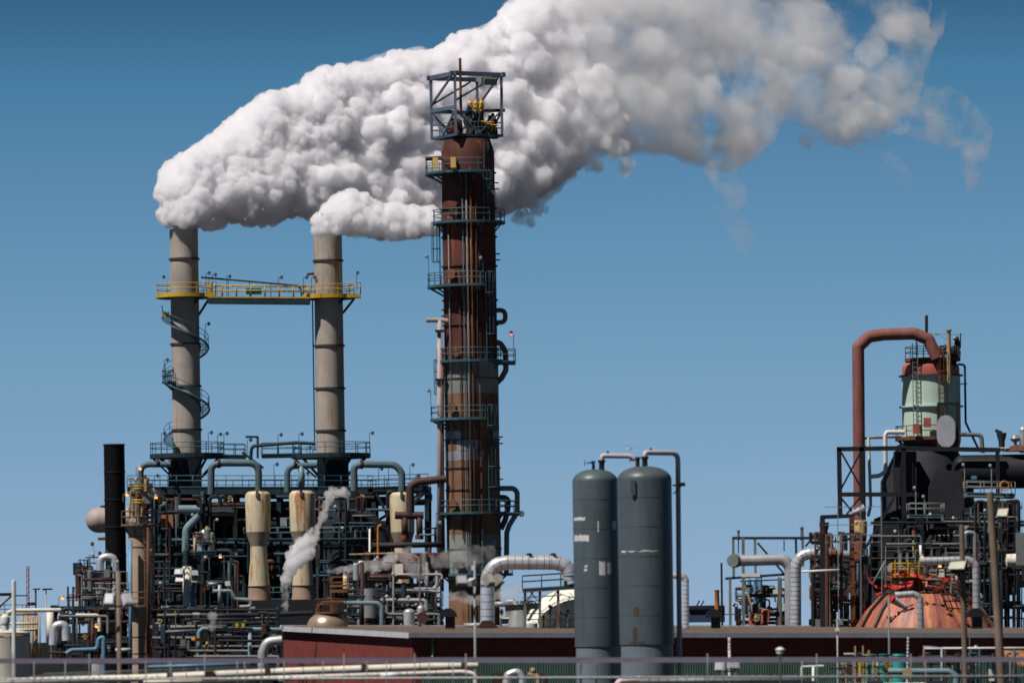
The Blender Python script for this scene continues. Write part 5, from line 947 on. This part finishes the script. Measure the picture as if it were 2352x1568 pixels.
# ------------------------------------------------------------------ poles, windsock
for (ut, vt, ub, vb, r0, r1, Y, lab) in ((2209, 1204, 2221, 1700, 6, 6.6, 335, 'shorter upright wooden pole with a floodlight below its top'), (2274, 1130, 2309, 1700, 8, 10, 325, 'taller leaning wooden pole nearest the photo edge')):
    t = thing('wooden_pole', base(ub, vb, Y), lab, 'utility pole'); a, b_ = P(ut, vt, Y), P(ub, vb, Y); e = b_+(b_-a)*((b_.z)/(a.z-b_.z)); MB().tube([a.lerp(e, i/8) for i in range(9)], r0*px(Y), 14, r2=r1*px(Y)*1.15).build('shaft', WOOD, t)
    g_ = random.Random(int(ut)); m = MB()
    for i in range(9): p = a.lerp(b_, g_.uniform(.02, .85)); m.ball(p+Vector((g_.uniform(-.7, .7)*r0*px(Y), -r0*px(Y)*.85, 0)), .035)
    m.build('knot', paint('dark_wood', (70, 58, 50), .9), t); k = px(Y)
    if ut == 2209:
        o = MB().prism([P(2184, 1290, Y-.8), P(2219, 1287, Y-.8), P(2214, 1305, Y-1.2), P(2178, 1306, Y-1.2)], (0, .5, 0)).build('floodlight', paint('flood_cream', (200, 196, 180), .5, var=.08), t); MB().box(P(2200, 1311, Y-.7), 34*k, .4, 10*k).build('black_housing', BLK, o)
    else:
        o = MB().prism([P(2294, 1168, Y-.6), P(2316, 1167, Y-.6), P(2312, 1184, Y-1), P(2290, 1184, Y-1)], (0, .4, 0)).build('floodlight', MATS.get('flood_cream') or FG, t); MB().box(P(2302, 1187, Y-.5), 20*k, .4, 5*k).build('black_housing', BLK, o); MB().beam(P(2302, 1166, Y-.4), P(2302, 1140, Y-.4), .06).build('bracket', GREYS, o)
t = thing('windsock', base(2042, 1400, 420), 'pink and white windsock streaming from a thin pole before the rust dome', 'windsock'); MB().cyl(P(2041, 1372, 420), P(2045, 1700, 420), .07, .09, 8).build('pole', GREYS, t)
a, b_ = P(2048, 1374, 420), P(2082, 1396, 420.4); a2 = a.lerp(b_, .12); b2 = a.lerp(b_, .9); m = MB(); m.m = 1; m.tube([a, a2], .33, 14, r2=.31); m.m = 0; m.tube([a2, b2], .31, 14, r2=.17); m.m = 1; m.tube([b2, b_], .17, 14, r2=.14); m.build('sock', [paint('sock_white', (236, 218, 218), .8, var=.05, streak=0), paint('sock_red', (196, 44, 52), .8, var=.05, streak=0)], t); MB().beam(P(2041, 1376, 420), a, .05).build('swivel', BLK, t)
# gull
t = thing('gull', P(1446, 1031, 340), 'white gull gliding above the silo tops', 'bird'); k = px(340); c = P(1447, 1031, 340); m = MB(); m.tube([c+Vector((-.2, 0, -.02)), c+Vector((-.14, 0, 0)), c+Vector((-.04, 0, .01)), c+Vector((.08, 0, .03)), c+Vector((.2, 0, .05))], .045, 10, r2=.012); m.ball(c+Vector((-.2, 0, -.01)), .042, 1, 8); m.build('body', WHITE, t)
for sg in (-1, 1):
    sp_ = [Vector((0, 0, .03)), Vector((sg*.12, 0, .2)), Vector((sg*.3, .02, .24)), Vector((sg*.52, .06, .1))]; m = MB()
    for q in sp_: w = Vector((0, .075*(1-abs(q.x)/.7), 0)); m.v += [c+q-w, c+q+w, c+q+w+Vector((0, 0, .012)), c+q-w+Vector((0, 0, .012))]
    for i in range(3):
        o = i*4
        for j in range(4): m.face((o+j, o+(j+1) % 4, o+4+(j+1) % 4, o+4+j))
    m.face((0, 1, 2, 3)); m.face((12, 13, 14, 15)); m.build('wing', GALV, t)
# ------------------------------------------------------------------ foreground pipe bridge
FY = 300.
t = thing('purple_beam', P(1176, 1515, FY), 'purple grey beam spanning the whole photo near its lower edge', 'beam')
m = MB(); a, b_ = P(-80, 1517, FY), P(2440, 1513, FY); m.beam(a, b_, .2, 11.5*px(FY)); m.build('web', PURP, t); MB().beam(a-Vector((0, .12, 5.4*px(FY))), b_-Vector((0, .12, 5.4*px(FY))), .06, .02).build('lip', PURP, t)
t = thing('grey_guard_rail', P(1176, 1555, FY-4), 'pale grey ribbed rail on thin posts along the very bottom', 'railing'); a, b_ = P(-80, 1559, FY-4), P(2440, 1552, FY-4)
LG = paint('light_rail', (184, 186, 188), .5, var=.15); m = MB(); m.tube([a, b_], .062, 10); n = 150
for i in range(n):
    p = a.lerp(b_, (i+.5)/n); m.box(p+Vector((0, 0, .07)), .2, .1, .035, 0, 0, R(-14))
m.build('rail', LG, t)
for i, u in enumerate((30, 78, 150, 205, 335, 392, 470, 545, 562, 600, 652, 742, 790, 842, 888, 952, 985, 1040, 1070, 1335, 1370, 1625, 1660, 1842, 1876, 1960, 2005, 2092, 2126, 2320)):
    vt = 1517 if i % 3 else 1500; MB().cyl(P(u, vt, FY-3.8), P(u+1, 1640, FY-3.8), .032, n=6).build('post', GREYS, t)
for u0, u1 in ((1333, 1369),): MB().tube(D([(u0, 1600), (u0, 1519), (u1, 1519), (u1, 1600)], FY-3.9), .04, 6, .12).build('hoop', GREYS, t)
for ua, va, ub, vb in ((70, 1552, 400, 1541), (100, 1546, 640, 1528), (330, 1545, 640, 1533)): MB().tube(D([(ua, va), (ub, vb)], FY-2), .028, 6).build('thin_line', GREYS, t)
t = thing('white_insulated_line', P(600, 1540, FY+12), 'thick white insulated pipe climbing slightly toward the silver gantry duct', 'pipe'); m = MB(); m.tube(D([(-40, 1566), (330, 1556), (600, 1543), (1098, 1526)], FY+12), 8.6*px(FY+12), 16, 0, 1.6); m.build('pipe', [OFFW, SEAM], t)
m = MB(); m.tube(D([(330, 1566), (600, 1557), (1060, 1542), (1092, 1546), (1094, 1640)], FY+11), 5*px(FY+11), 12, .35, 1.6); m.build('lower_pipe', [OFFW, SEAM], t)
g_ = random.Random(2)
for u in (390, 615, 838, 1066): MB().box(P(u, 1541-(u-600)*.034, FY+11.4), .32, .2, .42).build('clamp', DRUST, t)
for u, du, v in ((640, 16, 1559), (875, 24, 1550)): pipe('white_sleeve', [(u, v), (u+du*2, v-2)], 6, FY+10.6, WHITE, t)
t = thing('rust_saddle', P(490, 1550, FY+9), 'rusty saddle wedged on the white insulated line', 'pipe support'); MB().prism([P(466, 1562, FY+9), P(500, 1562, FY+9), P(485, 1530, FY+9), P(474, 1530, FY+9)], (0, .8, 0)).build('wedge', DRUST, t)
for i, (ua, va, ub, vb, r, m_, lab) in enumerate(((60, 1518, 340, 1522, 3.5, paint('teal_blue', (40, 112, 140), .5), 'teal blue pipe showing just under the purple beam at the left'), (340, 1530, 560, 1524, 3.5, BLUE, 'bright blue pipe under the purple beam, left of the brick gable'), (1424, 1564, 1470, 1557, 8, PINK, 'pinkish wrapped pipe elbow in front of the front silo'), (1470, 1560, 1850, 1560, 8, ALUD, 'dull silver segmented pipe along the bottom edge right of the silos'))):
    t = thing('low_pipe', P(ua, va, FY+20), lab, 'pipe'); pipe('pipe', [(ua, va), (ub, vb)] if i != 2 else [(1408, 1590), (1424, 1562), (1474, 1559)], r, FY+20-i*4, m_, t, bend=2, seams=.5 if i == 3 else 0)
t = thing('tan_valve_set', P(1180, 1550, FY+6), 'tan and silver valve pipes between the white line and the silos', 'valve set'); pipe('silver_bend', [(1165, 1610), (1165, 1548), (1190, 1540), (1200, 1556), (1200, 1610)], 8, FY+6, ALU, t, bend=1.6, n=16); pipe('tan_pipe', [(1160, 1570), (1164, 1545), (1178, 1545)], 6, FY+7, TANP, t); pipe('tan_pipe', [(1212, 1548), (1236, 1550), (1238, 1620)], 5, FY+6.5, TANP, t, bend=2); pipe('rust_pipe', [(1240, 1545), (1252, 1552), (1254, 1620)], 5, FY+7.5, DRUST, t, bend=2); MB().ball(P(1224, 1539, FY+6.5), .16).cyl(P(1224, 1539, FY+6.5), P(1224, 1549, FY+6.5), .08).build('tan_valve', TANP, t)
MB().beam(P(1146, 1546, FY+8), P(1150, 1600, FY+8), .8, .3).build('brown_plate', DRUST, t)
t = thing('lamp_post', base(1792, 1520, 290), 'black lamp post with a white capped glass lantern', 'street lamp'); k = px(290); c = P(1792, 1509, 290); MB().cyl(P(1793, 1900, 290), c, .06, .045, 10).build('post', BLK, t)
MB().lathe(c, [(0, 4*k), (9*k, 6.5*k)], 16).build('glass', paint('lamp_globe', (150, 156, 160), .2, var=.05), t); MB().lathe(c+Vector((0, 0, 9*k)), [(0, 8*k), (3*k, 8.4*k), (8*k, 8.6*k), (8.4*k, 10.5*k), (10*k, 10.4*k), (14*k, 5*k), (15*k, .01)], 20).build('cap', WHITE, t); MB().ring(c+Vector((0, 0, 9*k)), 7.6*k, .02, 16).build('collar', DTEAL, t)
t = thing('mottled_pole', base(1676, 1500, 402), 'peeling white post in front of the green siding', 'post'); MB().cyl(P(1675, 1463, 402), P(1677, 1800, 402), .1, .1, 10).build('shaft', paint('peeling_white', (206, 200, 198), .8, var=.3, second=(120, 110, 108), streak=.2, scale=4), t)
t = thing('striped_post', base(2086, 1500, 404), 'grey and white striped post near the turquoise tank', 'post'); m = MB(); a, b_ = P(2086, 1462, 404), P(2084, 1560, 404)
for i in range(24): m.m = i % 2; m.cyl(a.lerp(b_, i/24), a.lerp(b_, (i+1)/24), .09, n=10)
m.m = 0; m.cyl(b_, (b_.x, b_.y, 0), .09); m.build('shaft', [WHITE, GREYS], t)
t = thing('white_conduit_mast', base(1924, 1480, 398), 'thin pale mast with a hooded lamp before the green siding', 'mast'); MB().cyl(P(1923, 1425, 398), P(1927, 1800, 398), .055, .07, 8).build('shaft', GALV, t); MB().prism([P(1922, 1428, 398), P(1930, 1420, 398), P(1935, 1420, 398), P(1936, 1433, 398), P(1928, 1434, 398)], (0, .3, 0)).build('hood', GALV, t); MB().box(P(1923, 1445, 397.8), .3, .15, .18).build('white_box', WHITE, t)
t = thing('white_handrail_pipe', base(1880, 1540, 360), 'white pipe railing in front of the green siding', 'railing'); pipe('rail', [(1840, 1620), (1841, 1530), (1892, 1528)], 2.2, 360, WHITE, t, bend=1.5); pipe('post', [(1868, 1530), (1868, 1620)], 3, 360, WHITE, t)
for u0, u1, lab in ((1980, 2013, 'narrow turquoise tank left of the striped post, beside the ladder posts'), (2018, 2042, 'slimmer turquoise tank in the middle of the turquoise group'), (2046, 2081, 'turquoise tank touching the striped post')):
    c = base((u0+u1)/2, 1520, 408); t = thing('turquoise_tank', c, lab, 'tank', 'turquoise tanks'); k = px(408); z = P(u0, 1501, 408).z; MB().lathe(c, [(0, (u1-u0)/2*k), (z-.1, (u1-u0)/2*k), (z, (u1-u0)/2*k*.9), (z, .01)], 28).build('shell', TQ, t); MB().ring(c+Vector((0, 0, z-.12)), (u1-u0)/2*k, .03, 28).build('rim', TQ, t)
t = thing('skid_frame', base(2010, 1520, 395), 'small equipment skid with ladder posts and drums before the turquoise tanks', 'skid')
for u, v in ((1964, 1482), (1982, 1482), (1943, 1510), (1990, 1508), (2012, 1502), (2045, 1502)): beam('post', P(u, v, 395), P(u, 1640, 395), .1, TANP, t)
for ua, va, ub, vb in ((1940, 1508, 2050, 1503), (1905, 1535, 2050, 1528), (1938, 1500, 1962, 1500)): beam('bar', P(ua, va, 395), P(ub, vb, 395), .1, BLK if va > 1505 else WHITE, t)
MB().beam(P(1994, 1505, 394), P(1996, 1492, 394), .16).build('orange_clip', ORANGE, t); o = MB()
for i in range(9): o.ring(P(1976, 1522+i*3.4, 394), .13, .045, 12)
o.build('yellow_spring', YEL, t); MB().lathe(P(1952, 1540, 394), [(-.3, .01), (-.3, .3), (.3, .3), (.3, .01)], 18, 'Y').build('red_drum', OXPIPE, t); clutter(t, 1930, 2046, 1515, 1560, 396, 30, 101, [BLK, DTEAL, TANP, OFFW, GREYS], (1.2, 3), 1)
t = thing('grey_blue_line', base(2130, 1540, 370), 'grey blue pipe with a rounded end under the striped post', 'pipe'); pipe('pipe', [(2040, 1541), (2180, 1541), (2196, 1552), (2198, 1640)], 7.5, 370, PIPEB, t, bend=2, n=16); MB().box(P(2084, 1546, 368), .55, .6, .62).build('brown_box', TANP, t)
t = thing('white_rack_line', base(2240, 1490, 380), 'thin white pipe rack line running to the photo edge behind both wooden poles', 'pipe'); pipe('line', [(2122, 1488), (2420, 1487)], 2.4, 380, WHITE, t); pipe('upper_line', [(2120, 1484), (2165, 1487)], 2, 380, PIPEB, t)
for u, m_ in ((2122, RUSTS), (2163, GALV), (2171, DRUST), (2250, DTEAL), (2330, DTEAL)): pipe('leg', [(u, 1489), (u, 1640)], 2.6, 380, m_, t)
clutter(t, 2110, 2340, 1500, 1560, 384, 40, 102, [BLK, DTEAL, DTEAL, DRUST, GREYS], (1.5, 4), 2)
t = thing('rusty_lean_to', base(2340, 1510, 392), 'rusty corrugated lean-to roof at the lower corner', 'shelter'); m = MB(); a, b_ = P(2296, 1516, 388), P(2420, 1580, 380)
for i in range(26):
    p, q = P(2292, 1494, 396).lerp(P(2430, 1494, 396), i/26), P(2292, 1494, 396).lerp(P(2430, 1494, 396), (i+.6)/26); r_ = Vector((1.0, -5, -1.0)); m.prism([p, q, q+r_, p+r_], (0, 0, .06))
m.prism([P(2292, 1495, 396), P(2430, 1495, 396), P(2430, 1495, 396)+Vector((1, -5, -1)), P(2292, 1495, 396)+Vector((1, -5, -1))], (0, 0, .03)); m.build('sheet', paint('rust_sheet', (178, 128, 92), .8, var=.3, rust=.45, streak=.4), t)
for u in (2300, 2360): beam('post', P(u, 1500, 394), P(u, 1640, 394), .12, DRUST, t)
LW = thing('low_white_building', base(2080, 1575, 352), 'low white wall and roof edge peeping over the bottom edge right of centre', 'building'); MB().box(P(1960, 1580, 352)+Vector((0, 0, -1)), 330*px(352), 3, 2.6).build('wall', WHITE, LW)
for u in (1855, 2010, 2150): MB().box(P(u, 1567, 349.9), 38*px(350), .2, 9*px(350)).build('dark_vent', paint('slate', (52, 56, 70), .7), LW)
for i, (u, lab) in enumerate(((1655, 'tilted white floodlight panel beside the front silo foot'),)):
    t = thing('floodlight', base(u, 1540, 355), lab, 'floodlight'); k = px(355); flood(P(1654, 1530, 355), 22*k, 18*k, .3, R(-16), R(-12), WF, t); flood(P(1684, 1525, 355), 27*k, 20*k, .3, R(12), R(-10), WF, t, 'floodlight'); MB().cyl(P(1690, 1534, 355), P(1691, 1800, 355), .12).build('post', GREYS, t); beam('crossarm', P(1645, 1541, 355), P(1698, 1541, 355), .08, BLK, t)
# ------------------------------------------------------------------ steam
OUTLINE = [(384,470,522),(400,372,527),(450,335,522),(500,312,524),(550,268,512),(600,228,520),(640,205,508),(700,203,492),(740,156,520),(800,150,540),(850,148,545),(900,120,548),(960,118,540),(1000,120,532),(1040,92,520),(1080,66,512),(1150,60,492),(1200,-10,470),(1250,-40,445),(1290,-50,405),(1350,-60,362),(1450,-60,352),(1530,-60,358),(1600,-60,372),(1660,-50,395),(1710,-20,375),(1780,5,262),(1850,0,285),(1920,10,330),(1980,-20,335),(2040,-30,285),(2100,-20,150),(2150,0,85)]
def outline(u):
    for a, b in zip(OUTLINE, OUTLINE[1:]):
        if a[0] <= u <= b[0]:
            t = (u-a[0])/(b[0]-a[0]); return a[1]+(b[1]-a[1])*t, a[2]+(b[2]-a[2])*t
    return None
def puffs_to_mesh(name, puffs, voxel, fine=.35, fscale=1.6, grow=0., billow=True):
    """a cloud of spheres fused into one billowing skin"""
    me = bpy.data.meshes.new(name)
    ico = bmesh.new(); bmesh.ops.create_icosphere(ico, subdivisions=2, radius=1)
    base_ = np.array([v.co[:] for v in ico.verts]); fc = np.array([[v.index for v in f.verts] for f in ico.faces]); ico.free()
    V = np.concatenate([base_*(r+grow)+np.array(c) for c, r in puffs]); F = np.concatenate([fc+i*len(base_) for i in range(len(puffs))])
    me.from_pydata(V.tolist(), [], F.tolist())
    o = bpy.data.objects.new(name, me); S.collection.objects.link(o)
    m = o.modifiers.new('r', 'REMESH'); m.mode = 'VOXEL'; m.voxel_size = voxel
    for st, sz in ((fine, fscale), (fine*.5, fscale*.45), (fine*.25, fscale*.22)):
        if billow:
            tx = bpy.data.textures.new('c', 'VORONOI'); tx.noise_scale = sz; tx.distance_metric = 'DISTANCE_SQUARED'; tx.noise_intensity = 1
        else:
            tx = bpy.data.textures.new('c', 'CLOUDS'); tx.noise_scale = sz; tx.noise_depth = 2
        d = o.modifiers.new('d', 'DISPLACE'); d.texture = tx; d.strength = -st*1.6 if billow else st*2; d.mid_level = .45; d.texture_coords = 'LOCAL'
    bpy.context.view_layer.update()
    dg = bpy.context.evaluated_depsgraph_get()
    m2 = bpy.data.meshes.new_from_object(o.evaluated_get(dg)); o.modifiers.clear(); o.data = m2; bpy.data.meshes.remove(me)
    for p in m2.polygons: p.use_smooth = True
    return o
HREF = 160
DRIFT = 0.
LEAN = 0.
def away(u, v=None):      # the wind carries the plume off to the back; its top is tipped back so the front catches sun
    y = max(0, u-440)*DRIFT
    if v is not None:
        t, b = outline(min(max(u, OUTLINE[0][0]), OUTLINE[-1][0])); y += ((t+b)/2-v)*LEAN*.042
    return y
def fill_outline(Y, seed, u0, u1, rmin, rmax, n, dfac=.45, kids=5):
    rng = random.Random(seed); out = []; tries = 0
    while len(out) < n and tries < n*60:
        tries += 1
        u = rng.uniform(u0, u1); t, b = outline(u)
        v = rng.uniform(t, b); h = (b-t)/2; mid = (t+b)/2
        edge = min(v-t, b-v, (u-u0)*1.1+8)
        r = min(edge, rng.uniform(rmin, rmax)*max(.25, min(1, h/HREF)))
        if r < 5: continue
        ok = True
        for du in (-r, -.7*r, .7*r, r):
            q = outline(min(max(u+du, 384), u1))
            if q is None or (v+r*.5*(abs(du)<r) > q[1]+3 and abs(du) < r): ok = False
        dd = math.sqrt(max(0, 1-((v-mid)/h)**2))*h*dfac
        y = Y+away(u, v)+rng.uniform(-1, 1)*dd*Y*K
        out.append((P(u, v, y), r*y*K))
    res = list(out)
    for c, r in out:
        for i in range(kids):
            d = Vector((rng.gauss(0,1), rng.gauss(0,1), rng.gauss(0,1))).normalized()
            rr = r*rng.uniform(.22, .42); res.append((c+d*(r-rr*.35), rr))
    return res
def steam_mat(name, dens, stops=None, scale=.25, fine=.3, color=(.992, .988, 1), aniso=.3, step=.06, soft=.14):
    """steam: even density, or noise torn open more and more downwind. stops: (x, threshold, density factor)"""
    m = bpy.data.materials.new(name); m.use_nodes = True; t = m.node_tree; t.nodes.clear(); N = t.nodes; L = t.links
    o = N.new('ShaderNodeOutputMaterial'); pv = N.new('ShaderNodeVolumePrincipled')
    pv.inputs['Color'].default_value = (*color, 1); pv.inputs['Anisotropy'].default_value = aniso
    L.new(pv.outputs[0], o.inputs['Volume'])
    if stops is None:
        pv.inputs['Density'].default_value = dens; return m
    g = N.new('ShaderNodeNewGeometry'); sx = N.new('ShaderNodeSeparateXYZ'); L.new(g.outputs['Position'], sx.inputs[0])
    def curve(vals):
        xs = [q[0] for q in stops]; mr = N.new('ShaderNodeMapRange'); L.new(sx.outputs['X'], mr.inputs['Value']); mr.inputs['From Min'].default_value = xs[0]; mr.inputs['From Max'].default_value = xs[-1]
        cr = N.new('ShaderNodeValToRGB'); L.new(mr.outputs[0], cr.inputs[0]); e = cr.color_ramp.elements
        while len(e) < len(xs): e.new(.5)
        for el, x, v in zip(e, xs, vals): el.position = (x-xs[0])/(xs[-1]-xs[0]); el.color = (v, v, v, 1)
        return cr.outputs[0]
    th = curve([q[1] for q in stops]); df = curve([q[2] for q in stops])
    def nz(sc, det):
        n = N.new('ShaderNodeTexNoise'); n.inputs['Scale'].default_value = sc; n.inputs['Detail'].default_value = det; n.inputs['Roughness'].default_value = .58; L.new(g.outputs['Position'], n.inputs['Vector']); return n.outputs['Fac']
    def math_(op, a, b, clamp=False):
        x = N.new('ShaderNodeMath'); x.operation = op; x.use_clamp = clamp
        for i, q in enumerate((a, b)):
            if isinstance(q, (int, float)): x.inputs[i].default_value = q
            else: L.new(q, x.inputs[i])
        return x.outputs[0]
    v = math_('MULTIPLY', math_('SUBTRACT', nz(scale, 5), th), 1/soft, True)
    L.new(math_('MULTIPLY', math_('MULTIPLY', v, df), dens), pv.inputs['Density'])
    m.cycles.volume_step_rate = step
    return m
def core(Y, u0, u1, du=11, frac=.62, rmax=70, jit=4, seed=1):
    g = random.Random(seed); out = []; u = u0
    while u < u1:
        t, b = outline(u); h = (b-t)/2
        r = max(6, min(h*frac, rmax)); n = max(1, int((b-t-2*r)/(r*.7))+1)
        for i in range(n+1):
            v = t+r+(b-t-2*r)*i/max(1, n); out.append((P(u+g.uniform(-jit, jit), v, Y+away(u, v)+g.uniform(-.6, .6)), r*.9*Y*K))
        u += du
    return out
def blobs(q, Y): return [(P(u, v, Y), r*Y*K) for u, v, r in q]
PY = 560.5; DRIFT = .03; LEAN = .47
X_ = lambda u: P(u, 300, PY+away(u)).x
NEAR = blobs(((418, 512, 26), (402, 500, 24), (436, 510, 22), (396, 488, 20), (425, 490, 30), (450, 500, 24)), PY)
BODY = fill_outline(PY, 3, 386, 2150, 10, 36, 2000, dfac=.5, kids=4)+core(PY, 396, 2140)+NEAR
ST = [(X_(380), .58, .6), (X_(650), .46, .8), (X_(1000), .36, 1.2), (X_(1250), .34, 1.2), (X_(1500), .38, .9), (X_(1800), .42, .7), (X_(2160), .48, .5)]
sp_ = puffs_to_mesh('steam_plume', BODY, .42, .45, 2.2, .35, False)
sp_.data.materials.append(steam_mat('steam_veil', .42, ST, .2, step=.05, soft=.16))
tag(sp_, 'huge billowing white steam plume drifting from the spiral stair stack across the sky', 'steam'); sp_['org'] = (0, 0, 0)
CORE = [q for q in BODY if q[0].x < X_(1380)]
cr_ = puffs_to_mesh('dense_core', CORE, .2, .5, 1.3, .0); cr_.parent = sp_
cr_.data.materials.append(steam_mat('steam_core', 3.0, [(X_(380), .05, 1), (X_(1000), .2, 1), (X_(1150), .3, .9), (X_(1280), .4, .5), (X_(1380), .55, .3)], .22, step=.035, soft=.12))
KN = blobs(((1185, 440, 26), (1215, 420, 26), (1200, 462, 18), (1230, 445, 18), (1262, 388, 22), (1245, 410, 20), (1300, 352, 20), (1335, 322, 22), (1370, 330, 18), (1415, 250, 26), (1380, 170, 30), (1350, 135, 26), (1400, 205, 28), (1425, 300, 22), (1450, 338, 16), (1390, 280, 26), (1360, 240, 22), (1280, 370, 20)), 562)
KN = [(Vector((c.x, c.y+21, c.z)), r*1.04) for c, r in KN]
g = random.Random(6)
KN += [(c+Vector((g.gauss(0, 1), g.gauss(0, 1), g.gauss(0, 1)))*r*.75, r*g.uniform(.35, .6)) for c, r in KN for _ in range(4)]
LOB = [(P(u, v, 602), r*px(602)) for u, v, r in ((1700, 330, 34), (1688, 355, 26), (1720, 310, 28), (1670, 330, 26), (1900, 285, 34), (1940, 270, 42), (1985, 275, 42), (2025, 280, 32), (1950, 305, 28), (1990, 305, 26), (2050, 270, 22), (1690, 290, 34), (1800, 190, 36), (1850, 150, 36), (1940, 190, 40), (2000, 120, 36), (2060, 60, 34), (2100, 40, 34), (2120, 80, 24), (1760, 130, 40))]
LOB += [(c+Vector((g.gauss(0, 1), g.gauss(0, 1), g.gauss(0, 1)))*r*.8, r*g.uniform(.35, .6)) for c, r in LOB for _ in range(4)]
o = puffs_to_mesh('bright_knot', KN, .24, .55, 1.5); o.parent = sp_; o.data.materials.append(steam_mat('steam_knot', 1.3, [(-999, .4, 1), (999, .4, 1)], .5, step=.04, soft=.2))
o = puffs_to_mesh('downwind_lobe', LOB, .3, .6, 2.0); o.parent = sp_; o.data.materials.append(steam_mat('steam_lobe', .6, [(-999, .4, 1), (999, .4, 1)], .28, step=.05, soft=.3))
HREF = 40; DRIFT = .012; LEAN = .47
OUTLINE = [(722, 506, 534), (742, 482, 536), (770, 458, 537), (800, 436, 532), (830, 446, 536), (870, 468, 543), (920, 470, 545), (970, 474, 541), (1005, 480, 532)]
Q = fill_outline(547, 5, 724, 1003, 5, 17, 420, dfac=.6, kids=5)+core(547, 728, 998, frac=.7)+blobs(((738, 522, 14), (752, 518, 20), (768, 522, 16), (782, 495, 22)), 550)
o = puffs_to_mesh('steam_plume', Q, .14, .5, 1.0); o.data.materials.append(steam_mat('steam_low', 3)); tag(o, 'smaller bright steam roll leaving the rust stained stack', 'steam')
def jet(pts, Y, seed, n=26, spread=.5):
    """pts: (u, v, radius) along the jet"""
    g = random.Random(seed); out = []
    for a, b in zip(pts, pts[1:]):
        for i in range(n):
            t = i/n; u, v, r = (a[j]+(b[j]-a[j])*t for j in range(3)); y = Y+g.uniform(-1, 1)*r*px(Y)*spread
            out.append((P(u+g.uniform(-1, 1)*r*spread, v+g.uniform(-1, 1)*r*spread, y), max(.06, r*px(Y)*g.uniform(.4, .8))))
    return out
FLAT = lambda th: [(-999, th, 1), (999, th, 1)]
for i, (pts, Y, dens, lab) in enumerate((
    ([(652, 1404, 5), (655, 1350, 9), (670, 1305, 16), (690, 1272, 24), (712, 1240, 16), (728, 1215, 8)], 515, 3.2, 'slanting white steam jet rising before the second cream vessel'),
    ([(732, 1212, 6), (742, 1185, 9), (758, 1145, 11), (764, 1125, 9), (778, 1135, 7), (795, 1130, 11)], 516, 2.4, 'thin steam wisp curling up beside the rust stained stack base'),
    ([(752, 1311, 4), (790, 1309, 9), (840, 1302, 11), (885, 1293, 12), (905, 1280, 13)], 487, 1.7, 'flat horizontal steam jet blowing toward the rusty tower'),
    ([(918, 1275, 12), (935, 1270, 16), (950, 1310, 18), (975, 1315, 14)], 486, .6, 'faint steam puff over the rusty process rack'),
    ([(1000, 1288, 14), (1040, 1280, 20), (1085, 1275, 22), (1125, 1270, 16)], 484, .35, 'faint steam veil drifting in front of the tower foot'),
    ([(1030, 1368, 6), (1060, 1370, 11), (1090, 1380, 10), (1150, 1366, 13), (1190, 1350, 12)], 472, 1.1, 'low steam wisp crossing behind the silver gantry duct'),
    ([(487, 1446, 5), (488, 1425, 8), (487, 1408, 9)], 460, 1.2, 'small steam puff above the low grey pipe'))):
    o = puffs_to_mesh('steam_jet', jet(pts, Y, i), .1, .2, .6); o.data.materials.append(steam_mat('steam_jet_%d' % i, dens, FLAT(.36), 1.1, step=.04, soft=.2)); tag(o, lab, 'steam')
wis = [((2050, 250, 26), (2120, 225, 26), (2190, 245, 26), (2240, 290, 24), (2235, 350, 22), (2222, 430, 10)), ((2090, 280, 20), (2150, 300, 26), (2200, 320, 26)), ((2040, 360, 14), (2065, 400, 16), (2085, 415, 10)), ((1655, 395, 22), (1680, 430, 20), (1700, 470, 12)), ((1660, 480, 14), (1700, 540, 20), (1730, 570, 16))]
for i, w in enumerate(wis):
    o = puffs_to_mesh('steam_wisp', jet(w, 561, 50+i, 16, .8), .4, .5, 1.5, .3, False); o.data.materials.append(steam_mat('steam_wisp_%d' % i, (.5, .4, .26, .45, .16)[i], FLAT(.42), .32, step=.06, soft=.32, color=(.985, .98, .99)))
    tag(o, ('torn steam wisp curling down at the far downwind end of the plume', 'faint steam shred between the plume end and the curling wisp', 'tiny steam shred below the last big puff', 'dangling steam tail under the middle of the plume', 'almost transparent steam shred lowest in the sky')[i], 'steam')
for o in bpy.data.objects:
    if 'org' in o: del o['org']
